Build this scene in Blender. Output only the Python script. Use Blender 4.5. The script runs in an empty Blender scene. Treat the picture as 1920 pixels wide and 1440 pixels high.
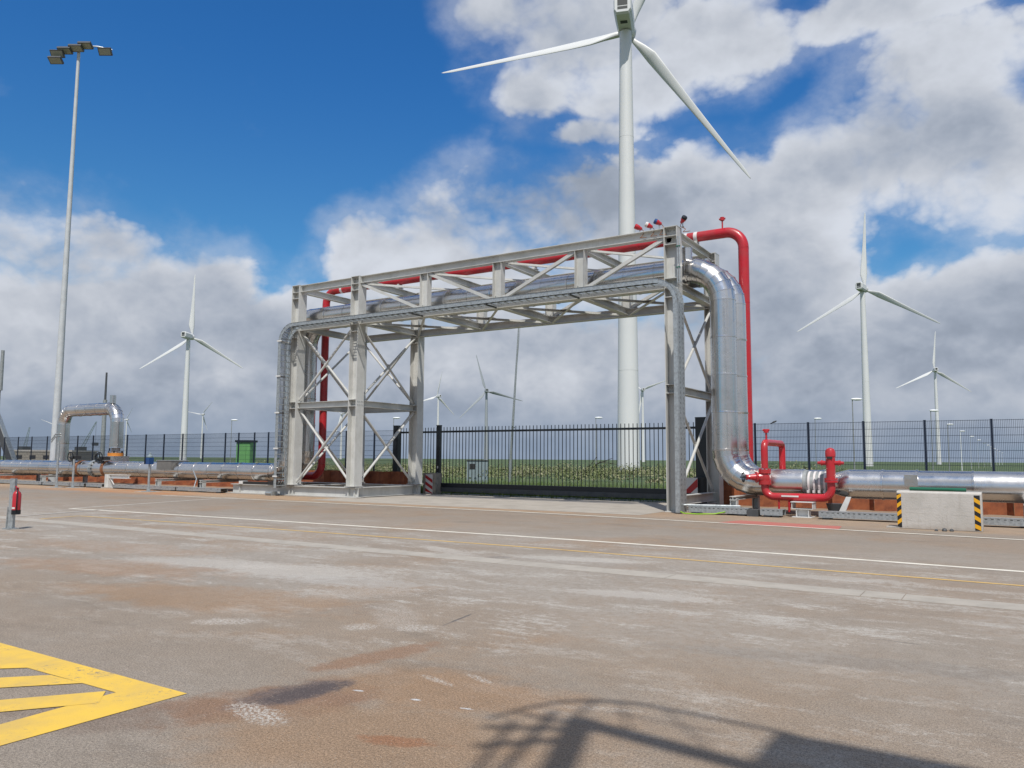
import bpy, math, random
from mathutils import Vector, Matrix
random.seed(7)
sc = bpy.context.scene
R = math.radians
# ------------------------------------------------------------------ camera
cam = bpy.data.cameras.new('camera'); camo = bpy.data.objects.new('camera', cam)
sc.collection.objects.link(camo); sc.camera = camo
YAW, PITCH, ROLL = 0.5625, 0.0948, 0.0065
Fw = Vector((-math.sin(YAW)*math.cos(PITCH), math.cos(YAW)*math.cos(PITCH), math.sin(PITCH)))
Rt = Vector((math.cos(YAW), math.sin(YAW), 0)); Up = Rt.cross(Fw)
R2 = Rt*math.cos(ROLL)+Up*math.sin(ROLL); U2 = -Rt*math.sin(ROLL)+Up*math.cos(ROLL)
M = Matrix((R2, U2, -Fw)).transposed().to_4x4(); M.translation = (0, 0, 1.65)
camo.matrix_world = M
cam.sensor_fit = 'HORIZONTAL'; cam.sensor_width = 36; cam.lens = 36*1483.1/1920
cam.clip_start = 0.05; cam.clip_end = 20000
# ------------------------------------------------------------------ sun, sky
SUN_EL = R(57); TRAV = Vector((-.533*math.cos(SUN_EL), .846*math.cos(SUN_EL), -math.sin(SUN_EL))).normalized()
sl = bpy.data.lights.new('sun', 'SUN'); sl.energy = 4.35; sl.angle = R(.53); sl.color = (1, .955, .89)
so = bpy.data.objects.new('sun', sl); sc.collection.objects.link(so)
so.rotation_euler = TRAV.to_track_quat('-Z', 'Y').to_euler()
sc.view_settings.view_transform = 'Standard'; sc.view_settings.look = 'None'
sc.view_settings.exposure = 0.0; sc.view_settings.gamma = 1; sc.view_settings.use_curve_mapping = False
sc.render.engine = 'CYCLES'

class G:
    """small helper for writing node expressions"""
    def __init__(s, nt): s.nt = nt
    def n(s, t, **kw):
        x = s.nt.nodes.new(t)
        for k, v in kw.items(): setattr(x, k, v)
        return x
    def put(s, sock, v):
        if v is None: return
        if isinstance(v, bpy.types.NodeSocket): s.nt.links.new(v, sock)
        else: sock.default_value = v
    def m(s, op, a, b=None, c=None, clamp=False):
        x = s.n('ShaderNodeMath', operation=op, use_clamp=clamp)
        s.put(x.inputs[0], a); s.put(x.inputs[1], b); s.put(x.inputs[2], c); return x.outputs[0]
    def v(s, op, a, b=None):
        x = s.n('ShaderNodeVectorMath', operation=op); s.put(x.inputs[0], a)
        if op == 'SCALE': s.put(x.inputs[3], b)
        else: s.put(x.inputs[1], b)
        return x.outputs['Value'] if op in ('DOT_PRODUCT', 'LENGTH') else x.outputs[0]
    def noise(s, vec, scale, detail=4, rough=.55, dist=0.):
        x = s.n('ShaderNodeTexNoise'); s.put(x.inputs['Vector'], vec); x.inputs['Scale'].default_value = scale
        x.inputs['Detail'].default_value = detail; x.inputs['Roughness'].default_value = rough
        x.inputs['Distortion'].default_value = dist; return x.outputs[0]
    def sep(s, v):
        x = s.n('ShaderNodeSeparateXYZ'); s.put(x.inputs[0], v); return x.outputs
    def comb(s, a, b, c):
        x = s.n('ShaderNodeCombineXYZ'); s.put(x.inputs[0], a); s.put(x.inputs[1], b); s.put(x.inputs[2], c); return x.outputs[0]
    def ss(s, v, a, b, o0=0., o1=1.):
        x = s.n('ShaderNodeMapRange', interpolation_type='SMOOTHSTEP')
        s.put(x.inputs[0], v); s.put(x.inputs[1], a); s.put(x.inputs[2], b); s.put(x.inputs[3], o0); s.put(x.inputs[4], o1); return x.outputs[0]
    def mix(s, f, a, b, bt='MIX'):
        x = s.n('ShaderNodeMix', data_type='RGBA', blend_type=bt)
        s.put(x.inputs[0], f); s.put(x.inputs[6], a); s.put(x.inputs[7], b); return x.outputs[2]

w = bpy.data.worlds.new('World'); sc.world = w; w.use_nodes = True
g = G(w.node_tree); w.node_tree.nodes.clear()
out = g.n('ShaderNodeOutputWorld'); bg = g.n('ShaderNodeBackground'); w.node_tree.links.new(bg.outputs[0], out.inputs[0])
sky = g.n('ShaderNodeTexSky', sky_type='NISHITA'); sky.sun_disc = False
sky.sun_elevation = SUN_EL; sky.sun_rotation = math.atan2(.533, -.846); sky.altitude = 0
sky.air_density = 1.0; sky.dust_density = .6; sky.ozone_density = 2.0
tc = g.n('ShaderNodeTexCoord'); d = tc.outputs['Generated']
dx, dy, dz = g.sep(d)
az0 = g.m('ADD', g.m('ARCTAN2', dx, dy), YAW)
az = g.m('WRAP', az0, math.pi, -math.pi)
el = g.m('ARCSINE', dz)
uv = g.comb(g.m('MULTIPLY', az, 57.296), g.m('MULTIPLY', el, 57.296), 0.)
dn = g.v('MULTIPLY', d, (1, 1, 1.35))
# clouds, centres and half sizes in degrees of azimuth and elevation
CL = [(-1,8.6,16,3.6,1),(-30.6,7.2,11.7,8.6,1),(-27.5,13.9,4.0,2.6,.9),(-23.4,9.6,7.1,4.6,1),(-18.5,7.0,6.0,5.0,1),(-24.0,2.0,24.9,7.7,1),
(-9.4,13.6,4.6,4.5,1),(-5.1,12.3,7.8,6.6,1),(-.1,14.6,7.5,7.3,1),(6.2,15,7.8,6.6,1),(-12.3,6.7,8.9,6.0,1),
(14.3,17.9,5.7,4.5,1),(16.8,12.7,8.2,7,1),(20.4,16,5.7,4.5,1),(22.0,19.2,4.6,3.8,1),(0,2.3,46.2,9.2,1),
(29.7,19.5,9.2,4.9,1),(29.3,23.9,6.8,3.8,1),(25.3,21.4,4.6,4.2,1),(33.1,18.2,5.3,4.2,1),(5.5,29.3,8.9,5.2,.95),
(-.2,30.1,5.3,2.8,.8),(14.5,28.2,6.8,4.0,.95),(1.5,25.8,4.3,2.8,.75),(9.4,26.2,7.1,3.1,.9),(27.6,28.6,8.5,1.9,.8),
(22.9,28.2,3.9,1.8,.7),(31.2,7.2,11.7,5.6,1),(27.4,9.5,7.1,2.6,.9),(22.2,8,8.9,4.5,1),(-31.9,16.6,2.8,1.3,.2),(33.5,24.5,4.3,2.8,.8),
(4.7,23,7.8,1.4,.5)]
f = None
for (u0, v0, ru, rv, wt) in CL:
    q = g.v('MULTIPLY', g.v('SUBTRACT', uv, (u0, v0, 0)), (1/ru, 1/rv, 0))
    b = g.m('MULTIPLY_ADD', g.v('DOT_PRODUCT', q, q), -1., wt)
    f = b if f is None else g.m('SMOOTH_MAX', f, b, .18)
n_low = g.noise(dn, 2.2, 3, .5)
generic = g.m('MULTIPLY', g.m('SUBTRACT', n_low, .44), 6.5)
away = g.m('MAXIMUM', g.ss(g.m('ABSOLUTE', az), R(38), R(55)), g.ss(el, R(33), R(45)))
f = g.m('MAXIMUM', f, -1.2)
f = g.m('ADD', g.m('MULTIPLY', f, g.m('SUBTRACT', 1., away)), g.m('MULTIPLY', generic, away))
warp = g.n('ShaderNodeTexNoise'); g.put(warp.inputs['Vector'], dn); warp.inputs['Scale'].default_value = 7.; warp.inputs['Detail'].default_value = 6
wv = g.v('SCALE', g.v('SUBTRACT', warp.outputs[1], (.5, .5, .5)), .085)
def billow(p, scale, detail=3.):
    x = g.n('ShaderNodeTexVoronoi', feature='F1'); g.put(x.inputs['Vector'], p); x.inputs['Scale'].default_value = scale
    x.inputs['Detail'].default_value = detail; x.inputs['Roughness'].default_value = .58; x.inputs['Lacunarity'].default_value = 2.1
    x.normalize = True; return x.outputs['Distance']
p0 = g.v('ADD', dn, wv); p1 = g.v('ADD', p0, (.007, -.010, .020))
bA = billow(p0, 11.); bB = billow(p1, 11.)
nA = g.noise(dn, 9., 10, .58)
nC = g.noise(dn, 4.2, 6, .55)
nCu = g.noise(g.v('ADD', dn, (.02, -.03, .075)), 4.2, 6, .55)
dens = g.m('ADD', f, g.m('MULTIPLY', g.m('SUBTRACT', .27, bA), 2.0))
dens = g.m('ADD', dens, g.m('MULTIPLY', g.m('SUBTRACT', nA, .5), 1.5))
dens = g.m('ADD', dens, g.m('MULTIPLY', g.m('SUBTRACT', nC, .5), 1.2))
dens = g.m('ADD', dens, g.ss(el, R(12), R(6), 0., .35))
# lower edges of a cloud are soft, upper edges crisp
soft = g.ss(g.noise(dn, 3.1, 2, .5), .40, .60, .30, .85)
alpha = g.ss(dens, -.16, g.m('SUBTRACT', soft, .02))
alpha = g.m('MAXIMUM', alpha, g.m('MULTIPLY', g.ss(dens, -.95, .25), g.ss(nA, .35, .65, .08, .40)))
relief = g.m('ADD', g.m('MULTIPLY', g.m('SUBTRACT', bB, bA), .42), g.m('MULTIPLY', g.m('SUBTRACT', nC, nCu), .80))
thick = g.ss(dens, .10, 1.1)
L = g.m('MULTIPLY_ADD', thick, -.12, .665)
L = g.m('SUBTRACT', L, g.ss(el, R(15), R(5), 0., .05))
L = g.m('ADD', L, relief)
L = g.m('ADD', L, g.m('MULTIPLY', g.m('SUBTRACT', g.noise(dn, 3.6, 4, .5), .5), .42))
# dark undersides of the cloud decks
DK = [(-28,8,16,6,.05),(6,9,9,5,.04),(6,19,8,3.6,.14),(29,20,9,4,.08),(22,9,14,5,.06),(3,23.5,7,2.5,.12),(0,0,90,4,.05),(10,25,7,2,.06)]
for (u0, v0, ru, rv, wt) in DK:
    q = g.v('MULTIPLY', g.v('SUBTRACT', uv, (u0, v0, 0)), (1/ru, 1/rv, 0))
    b = g.m('MAXIMUM', g.m('MULTIPLY_ADD', g.v('DOT_PRODUCT', q, q), -wt, wt), 0.)
    L = g.m('SUBTRACT', L, b)
L = g.m('SMOOTH_MIN', g.m('SMOOTH_MAX', L, .34, .10), .72, .12)
tint = g.mix(g.ss(L, .32, .64), (.84, .97, 1.20, 1), (.93, .985, 1.09, 1))
ccol = g.v('SCALE', tint, L)
blue = g.mix(1., sky.outputs[0], (.040, .088, .120, 1), 'MULTIPLY')
deep = g.mix(g.ss(el, R(8), R(30)), (1.05, 1.0, .93, 1), (.60, .88, 1.08, 1))
blue = g.mix(1., blue, deep, 'MULTIPLY')
col = g.mix(alpha, blue, ccol)
# the air close to the horizon greys everything
hz = g.ss(el, R(5.5), R(0), 0., .72)
col = g.mix(hz, col, (.225, .30, .42, 1))
col = g.mix(g.ss(el, R(-1), R(-4)), col, (.12, .12, .11, 1))
# everything above is already at final brightness, so divide by the strength of the background
ten = g.v('SCALE', col, 10.)
g.put(bg.inputs[0], ten); bg.inputs[1].default_value = .1

# ------------------------------------------------------------------ materials
def mat(name, col, rough=.5, metal=0., var=.0, vscale=3., bump=0., bscale=40., spec=.5, col2=None, coat=0., noisecoord='Object', detail=5):
    m = bpy.data.materials.new(name); m.use_nodes = True
    h = G(m.node_tree); bs = m.node_tree.nodes['Principled BSDF']
    bs.inputs['Roughness'].default_value = rough; bs.inputs['Metallic'].default_value = metal
    bs.inputs['Specular IOR Level'].default_value = spec; bs.inputs['Coat Weight'].default_value = coat
    t = h.n('ShaderNodeTexCoord').outputs[noisecoord]
    c = (*col, 1)
    if var or col2:
        nz = h.noise(t, vscale, detail, .62)
        c2 = (*(col2 if col2 else [x*(1-var) for x in col]), 1)
        k = h.ss(nz, .38, .66)
        h.put(bs.inputs['Base Color'], h.mix(k, c, c2))
        h.put(bs.inputs['Roughness'], h.m('MULTIPLY_ADD', nz, .25, rough-.12))
    else: bs.inputs['Base Color'].default_value = c
    if bump:
        b = h.n('ShaderNodeBump'); b.inputs['Strength'].default_value = bump; b.inputs['Distance'].default_value = .02
        h.put(b.inputs['Height'], h.noise(t, bscale, 4, .6)); h.put(bs.inputs['Normal'], b.outputs[0])
    return m
M_ = {}
def steel():
    m = bpy.data.materials.new('grey painted steel'); m.use_nodes = True; h = G(m.node_tree); bs = m.node_tree.nodes['Principled BSDF']
    t = h.n('ShaderNodeTexCoord').outputs['Object']; rnd = h.n('ShaderNodeObjectInfo').outputs['Random']
    nz = h.noise(t, 1.7, 6, .65)
    c = h.v('SCALE', h.mix(h.ss(nz, .35, .68), (.62,.62,.595,1), (.53,.53,.50,1)), h.m('MULTIPLY_ADD', rnd, .12, .93))
    run = h.noise(h.v('MULTIPLY', t, (14,14,.7)), 1.4, 5, .65)
    c = h.mix(h.m('MULTIPLY', h.ss(run, .55, .74), .42), c, (.33,.29,.235,1))
    c = h.mix(h.m('MULTIPLY', h.ss(h.noise(t, 11, 5, .7), .66, .74), .55), c, (.30,.17,.09,1))
    h.put(bs.inputs['Base Color'], c); h.put(bs.inputs['Roughness'], h.m('MULTIPLY_ADD', nz, .3, .27))
    b = h.n('ShaderNodeBump'); b.inputs['Strength'].default_value = .12; b.inputs['Distance'].default_value = .01
    h.put(b.inputs['Height'], h.noise(t, 9, 4, .6)); h.put(bs.inputs['Normal'], b.outputs[0])
    return m
M_['steel'] = steel()
M_['white_steel'] = mat('white painted steel', (.74,.74,.72), .4, var=.1, vscale=3)
M_['galv'] = mat('galvanised steel', (.42,.45,.46), .45, .55, var=.3, vscale=14)
M_['galv_dull'] = mat('dull galvanised steel', (.36,.38,.38), .6, .3, var=.25, vscale=6)
def clad_mat():
    m = bpy.data.materials.new('aluminium cladding'); m.use_nodes = True; h = G(m.node_tree); bs = m.node_tree.nodes['Principled BSDF']
    t = h.n('ShaderNodeTexCoord').outputs['Object']; rnd = h.n('ShaderNodeObjectInfo').outputs['Random']
    nz = h.noise(t, 2.2, 5, .6)
    c = h.v('SCALE', h.mix(nz, (.60,.583,.567,1), (.76,.738,.715,1)), h.m('MULTIPLY_ADD', rnd, .16, .86))
    h.put(bs.inputs['Base Color'], c); bs.inputs['Metallic'].default_value = 1.
    st_ = h.noise(h.v('MULTIPLY', t, (3,3,22)), 3., 5, .7)
    h.put(bs.inputs['Roughness'], h.m('ADD', h.m('MULTIPLY', nz, .20), h.m('MULTIPLY_ADD', rnd, .10, .11)))
    grime = h.m('MULTIPLY', h.ss(h.noise(t, 3.3, 7, .72), .52, .72), .4)
    h.put(bs.inputs['Base Color'], h.mix(grime, c, (.50,.46,.42,1)))
    b = h.n('ShaderNodeBump'); b.inputs['Strength'].default_value = .34; b.inputs['Distance'].default_value = .02
    h.put(b.inputs['Height'], h.noise(h.v('ADD', t, h.v('SCALE', (31.,17.,5.), rnd)), 2.3, 4, .5)); h.put(bs.inputs['Normal'], b.outputs[0])
    return m
M_['clad'] = clad_mat()
M_['boxgrey'] = mat('mid grey sheet', (.17,.165,.155), .5, var=.15)
M_['clad_seam'] = mat('cladding seam', (.86,.86,.87), .3, 1.)
M_['red'] = mat('red gloss paint', (.50,.014,.024), .33, var=.35, vscale=2.2, coat=.15, bump=.08, bscale=14, col2=(.42,.035,.038))
M_['white_band'] = mat('white band', (.72,.68,.66), .5)
M_['navy'] = mat('dark blue powder coat', (.006,.014,.034), .4)
M_['black'] = mat('black coated steel', (.006,.009,.013), .4)
M_['dark'] = mat('dark rubber', (.02,.02,.021), .6)
M_['dgrey'] = mat('dark grey steel', (.075,.08,.085), .5, var=.2)
M_['rust'] = mat('rusted sheet pile', (.36,.115,.045), .85, var=.3, vscale=2.5, bump=.4, bscale=30, col2=(.20,.06,.03))
def conc():
    m = bpy.data.materials.new('concrete'); m.use_nodes = True; h = G(m.node_tree); bs = m.node_tree.nodes['Principled BSDF']
    t = h.n('ShaderNodeTexCoord').outputs['Object']; X, Y, Z = h.sep(t)
    c = h.mix(h.ss(h.noise(t, 1.8, 8, .65), .35, .68), (.56,.53,.49,1), (.47,.445,.405,1))
    c = h.mix(h.m('MULTIPLY', h.ss(h.noise(h.v('MULTIPLY', t, (1,1,7)), 2.2, 6, .7), .52, .7), .5), c, (.36,.33,.29,1))
    c = h.mix(h.m('MULTIPLY', h.ss(h.noise(h.v('MULTIPLY', t, (9,9,.8)), 1.5, 4, .6), .55, .75), .35), c, (.33,.29,.25,1))
    c = h.mix(h.m('MULTIPLY', h.ss(h.m('ADD', Z, h.m('MULTIPLY', h.noise(t, 6, 4), .15)), .22, .07), .45), c, (.30,.25,.20,1))
    vo = h.n('ShaderNodeTexVoronoi'); h.put(vo.inputs['Vector'], t); vo.inputs['Scale'].default_value = 26.
    pit = h.m('MULTIPLY', h.ss(vo.outputs['Distance'], .16, .08), h.ss(h.sep(vo.outputs['Color'])[0], .7, .8))
    c = h.mix(h.m('MULTIPLY', pit, .55), c, (.16,.15,.13,1))
    h.put(bs.inputs['Base Color'], c); bs.inputs['Roughness'].default_value = .92
    b = h.n('ShaderNodeBump'); b.inputs['Strength'].default_value = .4; b.inputs['Distance'].default_value = .02
    h.put(b.inputs['Height'], h.m('SUBTRACT', h.noise(t, 22, 6, .65), pit)); h.put(bs.inputs['Normal'], b.outputs[0])
    return m
M_['concrete'] = conc()
M_['concrete_old'] = mat('weathered concrete', (.34,.31,.26), .9, var=.3, vscale=5, bump=.4, bscale=30)
M_['yellow'] = mat('yellow warning film', (.80,.40,.01), .5)
M_['blackf'] = mat('black warning film', (.012,.012,.014), .5)
M_['redf'] = mat('red warning film', (.50,.02,.02), .5, var=.2)
M_['whitef'] = mat('white warning film', (.70,.68,.66), .5)
M_['green'] = mat('green cabinet paint', (.17,.43,.14), .45, var=.12, vscale=2)
M_['greenpipe'] = mat('green plastic tube', (.008,.12,.065), .35)
M_['turb'] = mat('white turbine coating', (.72,.73,.725), .4, var=.05, vscale=.08, noisecoord='Object')
M_['turb_grey'] = mat('shaded grey turbine coating', (.33,.36,.38), .5)  # cloud shadow over one turbine, put into its coating colour
M_['grille'] = mat('grille', (.05,.055,.055), .6)
M_['blue'] = mat('blue enamel', (.01,.06,.20), .4)
M_['orange'] = mat('orange flange', (.60,.22,.03), .5)
M_['copper'] = mat('rusty flange', (.36,.16,.08), .5, .5)
M_['lens'] = mat('lamp glass', (.30,.32,.25), .25)
M_['galv_pale'] = mat('pale galvanised pole', (.56,.59,.60), .5, var=.12, vscale=2)
M_['lamp'] = mat('street lamp white', (.88,.90,.90), .35)
M_['greycab'] = mat('pale grey cabinet', (.24,.30,.32), .5, var=.15)
M_['bark'] = mat('dark bark', (.05,.04,.03), .9)
M_['cgreen'] = mat('green yellow wire', (.30,.55,.03), .5)

def plant_mat(name, c1, c2, c3):
    m = bpy.data.materials.new(name); m.use_nodes = True; h = G(m.node_tree); bs = m.node_tree.nodes['Principled BSDF']
    t = h.n('ShaderNodeTexCoord').outputs['Object']
    k = h.ss(h.noise(t, .35, 3), .4, .62); k2 = h.ss(h.noise(t, 3., 3), .42, .6)
    h.put(bs.inputs['Base Color'], h.mix(k2, h.mix(k, (*c1,1), (*c2,1)), (*c3,1)))
    bs.inputs['Roughness'].default_value = .7; return m
M_['leaf'] = plant_mat('scrub leaves', (.19,.21,.085), (.34,.31,.20), (.13,.17,.05))
M_['grassb'] = plant_mat('grass blades', (.10,.17,.03), (.16,.19,.06), (.07,.12,.02))

def paint_mat(name, col, wear=.5, scale=9.):
    """road paint, worn through to the asphalt in speckles"""
    m = bpy.data.materials.new(name); m.use_nodes = True; h = G(m.node_tree); bs = m.node_tree.nodes['Principled BSDF']
    t = h.n('ShaderNodeTexCoord').outputs['Object']
    k = h.ss(h.m('ADD', h.noise(t, scale, 9, .85), h.m('MULTIPLY', h.m('SUBTRACT', h.noise(t, 1.1, 5, .7), .5), .8)), wear-.02, wear+.09)
    dirt = h.noise(t, 2.5, 5, .6)
    c = h.mix(h.ss(dirt, .35, .75, 0., .35), (*col, 1), (.30,.25,.19,1))
    h.put(bs.inputs['Base Color'], h.mix(k, c, (.22,.19,.165,1)))
    bs.inputs['Roughness'].default_value = .75
    b = h.n('ShaderNodeBump'); b.inputs['Strength'].default_value = .35; b.inputs['Distance'].default_value = .008
    h.put(b.inputs['Height'], h.noise(t, 90, 3, .7)); h.put(bs.inputs['Normal'], b.outputs[0])
    return m
M_['pwhite'] = paint_mat('white road paint', (.82,.77,.66), .70)
M_['pfaint'] = paint_mat('worn white road paint', (.60,.56,.50), .60)
M_['pyell'] = paint_mat('yellow road paint thin', (.74,.47,.13), .68)
M_['pyellow'] = paint_mat('yellow hatch paint', (.82,.53,.07), .585, 26.)
M_['pred'] = paint_mat('red road paint', (.48,.13,.10), .64)
M_['strip'] = mat('concrete strip', (.43,.39,.335), .9, var=.16, vscale=2., bump=.3, bscale=60, detail=8)
M_['apron'] = mat('concrete apron', (.43,.385,.325), .9, var=.18, vscale=1.1, bump=.25, bscale=50, detail=8)

def asphalt():
    m = bpy.data.materials.new('stained asphalt'); m.use_nodes = True; h = G(m.node_tree); bs = m.node_tree.nodes['Principled BSDF']
    t = h.n('ShaderNodeTexCoord').outputs['Object']
    X, Y, Z = h.sep(t)
    big = h.noise(t, .22, 5, .6); mid = h.noise(t, 1.2, 6, .65)
    c = h.mix(h.ss(big, .36, .64), (.268,.212,.160,1), (.262,.222,.180,1))
    # rust coloured dust
    rust = h.m('MULTIPLY', h.m('MULTIPLY', h.ss(h.noise(h.v('ADD', t, (31,7,0)), .30, 7, .70), .48, .66), h.ss(X, 1., -5., .35, 1.)), .6)
    c = h.mix(rust, c, (.285,.178,.098,1))
    c = h.mix(h.ss(h.noise(h.v('MULTIPLY', h.v('ADD', t, (3,77,0)), (1, 2.2, 1)), .5, 7, .7), .52, .74, 0., .55), c, (.165,.135,.108,1))
    # stretched pale scuffs along the driving direction
    st = h.m('ADD', h.m('MULTIPLY', h.noise(h.v('MULTIPLY', h.v('ADD', t, (11,3,0)), (.8, 2.0, 1)), .8, 9, .78), .72), h.m('MULTIPLY', h.noise(t, 16., 4, .75), .28))
    zone = h.m('MULTIPLY', h.ss(Y, 3.5, 7.5), h.ss(Y, 17., 12.))
    c = h.mix(h.m('MULTIPLY', h.ss(st, .50, .60), h.m('MULTIPLY_ADD', zone, .72, .10)), c, (.46,.43,.385,1))
    # orange dirt along the pipe verge
    vz = h.m('MULTIPLY', h.ss(Y, 21.0, 22.4), h.ss(h.m('ADD', X, h.m('MULTIPLY', mid, 8.)), -4., -9., .55, 1.))
    c = h.mix(h.m('MULTIPLY', vz, h.ss(mid, .30, .60, .45, .95)), c, (.40,.27,.165,1))
    vo = h.m('MULTIPLY', h.m('MULTIPLY', h.ss(Y, 20.4, 22.0), h.ss(X, -46., -38.)), h.ss(X, -29., -32.))
    c = h.mix(h.m('MULTIPLY', vo, h.ss(h.noise(h.v('MULTIPLY', t, (.4,1.4,1)), 1.2, 5, .6), .38, .6, .1, .9)), c, (.43,.20,.085,1))
    c = h.mix(h.m('MULTIPLY', h.ss(Y, 23.6, 24.4), .75), c, (.26,.20,.145,1))
    # individual stains: x, y, half length, half width, angle, colour, strength
    W_ = (.45,.415,.37); B_ = (.27,.182,.115)
    ST = [(-4.3,3.85,1.0,.5,60,(.22,.125,.075),.75,3.),
          (-4.56,5.2,.8,.22,79,(.24,.14,.085),.7,5.),(-3.3,3.7,1.2,.7,20,B_,.7,2.),(-3.5,4.7,1.1,.6,10,(.285,.18,.105),.6,2.),
          (-3.12,3.72,.35,.1,19,(.26,.12,.06),.7,6.),(-6.8,5.39,.42,.2,34,W_,.95,16.),(-5.5,5.95,.22,.2,30,W_,.9,16.),(-5.0,6.2,.25,.2,30,W_,.9,16.),(-5.6,6.6,.9,.3,-44,W_,.5,9.),
          (-10.85,8.14,1.9,.6,16,W_,.8,11.),(-8.9,8.3,1.8,.8,14,W_,.85,9.),(-7.0,7.3,1.2,.5,40,W_,.6,10.),(-7.6,8.0,1.6,.5,10,(.42,.40,.37),.5,5.),(-8.77,11.68,1.3,.3,-25,W_,.6,7.),(-6.2,12.0,1.1,.4,0,W_,.6,6.),
          (-3.9,9.42,1.0,.16,14,W_,.7,9.),(-3.66,9.6,.7,.12,-23,W_,.7,9.),(-1.27,9.16,.4,.08,11,W_,.6,9.),(-.36,9.59,.6,.16,-10,W_,.6,9.),(-2.2,12.1,1.4,.3,5,W_,.6,7.),(-.6,12.0,1.2,.2,0,W_,.7,7.),(-6.2,11.9,1.5,.35,12,W_,.9,9.),(-3.9,9.2,1.4,.3,8,W_,.8,10.),
          (-4.02,4.35,.06,.018,15,(.50,.50,.50),.9,30.),(-3.54,4.41,.055,.02,11,(.52,.53,.54),.9,30.),(-3.14,4.44,.06,.016,10,(.50,.50,.50),.9,30.),
          (-3.72,4.87,.26,.05,-15,W_,.75,26.),(-3.48,5.08,.22,.05,-23,W_,.75,26.),(-2.35,4.95,.30,.06,20,W_,.5,20.),
          (-4.92,6.82,.42,.022,99,(.085,.08,.08),.85,12.),(-.94,8.22,.27,.014,-3,(.09,.085,.08),.85,12.),(-7.41,11.36,.26,.20,35,(.12,.10,.09),.7,10.),
          (-8.2,6.2,2.6,.9,10,(.285,.178,.10),.65,2.),(-11.5,7.0,2.8,.8,10,(.29,.175,.10),.6,2.),(-14.,8.6,3.,.8,5,(.29,.18,.105),.6,2.),(-16.,12.5,3.,.5,5,(.40,.36,.31),.5,4.),
          (-5.1,3.0,.7,.4,20,(.17,.12,.09),.5,4.),(-2.0,6.3,2.2,.9,10,(.265,.205,.15),.6,3.),(-1.2,7.2,2.,.3,12,(.19,.165,.14),.5,5.),
          (-4.36,4.06,.55,.25,78,(.12,.095,.088),.85,5.),(-4.30,4.12,.42,.16,78,(.085,.068,.066),.9,16.),(-4.22,3.62,.38,.15,-12,W_,.95,22.)]
    speck = h.ss(h.noise(h.v('MULTIPLY', t, (1,1,1)), 38., 4, .75), .44, .56)
    for (x0, y0, a, b_, ang, cc, sg, ns) in ST:
        rv = h.v('SUBTRACT', t, (x0, y0, 0))
        ca, sa = math.cos(R(ang)), math.sin(R(ang))
        p = h.v('DOT_PRODUCT', rv, (ca/a, sa/a, 0)); q = h.v('DOT_PRODUCT', rv, (-sa/b_, ca/b_, 0))
        r2 = h.m('ADD', h.m('MULTIPLY', p, p), h.m('MULTIPLY', q, q))
        k = h.m('SUBTRACT', 1., r2)
        k = h.m('ADD', k, h.m('MULTIPLY', h.m('SUBTRACT', h.noise(t, ns, 6, .7), .5), 3.0))
        kk = h.m('MULTIPLY', h.ss(k, .0, .8), h.m('MULTIPLY', h.ss(r2, 2.1, .3), sg))
        if cc is W_ and a < 1.3: kk = h.m('MULTIPLY', kk, speck)
        c = h.mix(kk, c, (*cc, 1))
    # aggregate
    ag = h.noise(t, 62., 3, .85); ag2 = h.noise(t, 150., 2, .8)
    near = h.ss(Y, 16., 3., .35, 1.)
    k = h.m('MULTIPLY', h.m('SUBTRACT', h.m('ADD', ag, ag2), 1.), h.m('MULTIPLY', near, 2.6))
    c = h.v('SCALE', c, h.m('ADD', 1., k))
    vor = h.n('ShaderNodeTexVoronoi'); h.put(vor.inputs['Vector'], t); vor.inputs['Scale'].default_value = 62.
    chip = h.m('MULTIPLY', h.ss(vor.outputs['Distance'], .30, .16), h.ss(h.sep(vor.outputs['Color'])[0], .80, .9))
    c = h.mix(h.m('MULTIPLY', chip, .5), c, (.46,.43,.38,1))
    c = h.v('SCALE', c, h.m('MULTIPLY_ADD', mid, .26, .90))
    fine = h.noise(t, 7., 8, .8)
    c = h.v('SCALE', c, h.m('MULTIPLY_ADD', h.m('SUBTRACT', fine, .5), .55, 1.))
    # dusty pale haze of tyre polish over the middle of the yard
    dz_ = h.m('MULTIPLY', h.m('MULTIPLY', h.ss(Y, 5., 8.5), h.ss(Y, 20., 12.)), h.ss(h.noise(h.v('ADD', t, (5,9,0)), .35, 6, .65), .36, .60, .2, .9))
    c = h.mix(h.m('MULTIPLY', dz_, h.ss(h.noise(t, 10., 6, .8), .40, .60, .25, .8)), c, (.375,.345,.305,1))
    h.put(bs.inputs['Base Color'], c); bs.inputs['Roughness'].default_value = .88; bs.inputs['Specular IOR Level'].default_value = .3
    b = h.n('ShaderNodeBump'); b.inputs['Strength'].default_value = .38; b.inputs['Distance'].default_value = .005
    h.put(b.inputs['Height'], h.m('ADD', ag, h.m('MULTIPLY', vor.outputs['Distance'], -.6))); h.put(bs.inputs['Normal'], b.outputs[0])
    return m
M_['asphalt'] = asphalt()
def turf():
    m = bpy.data.materials.new('grassland'); m.use_nodes = True; h = G(m.node_tree); bs = m.node_tree.nodes['Principled BSDF']
    t = h.n('ShaderNodeTexCoord').outputs['Object']
    c = h.mix(h.ss(h.noise(t, .03, 6, .65), .4, .62), (.075,.115,.03,1), (.045,.085,.035,1))
    c = h.mix(h.ss(h.noise(t, .6, 5, .7), .5, .7, 0., .7), c, (.155,.16,.075,1))
    h.put(bs.inputs['Base Color'], c); bs.inputs['Roughness'].default_value = .95; return m
M_['turf'] = turf()

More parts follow.
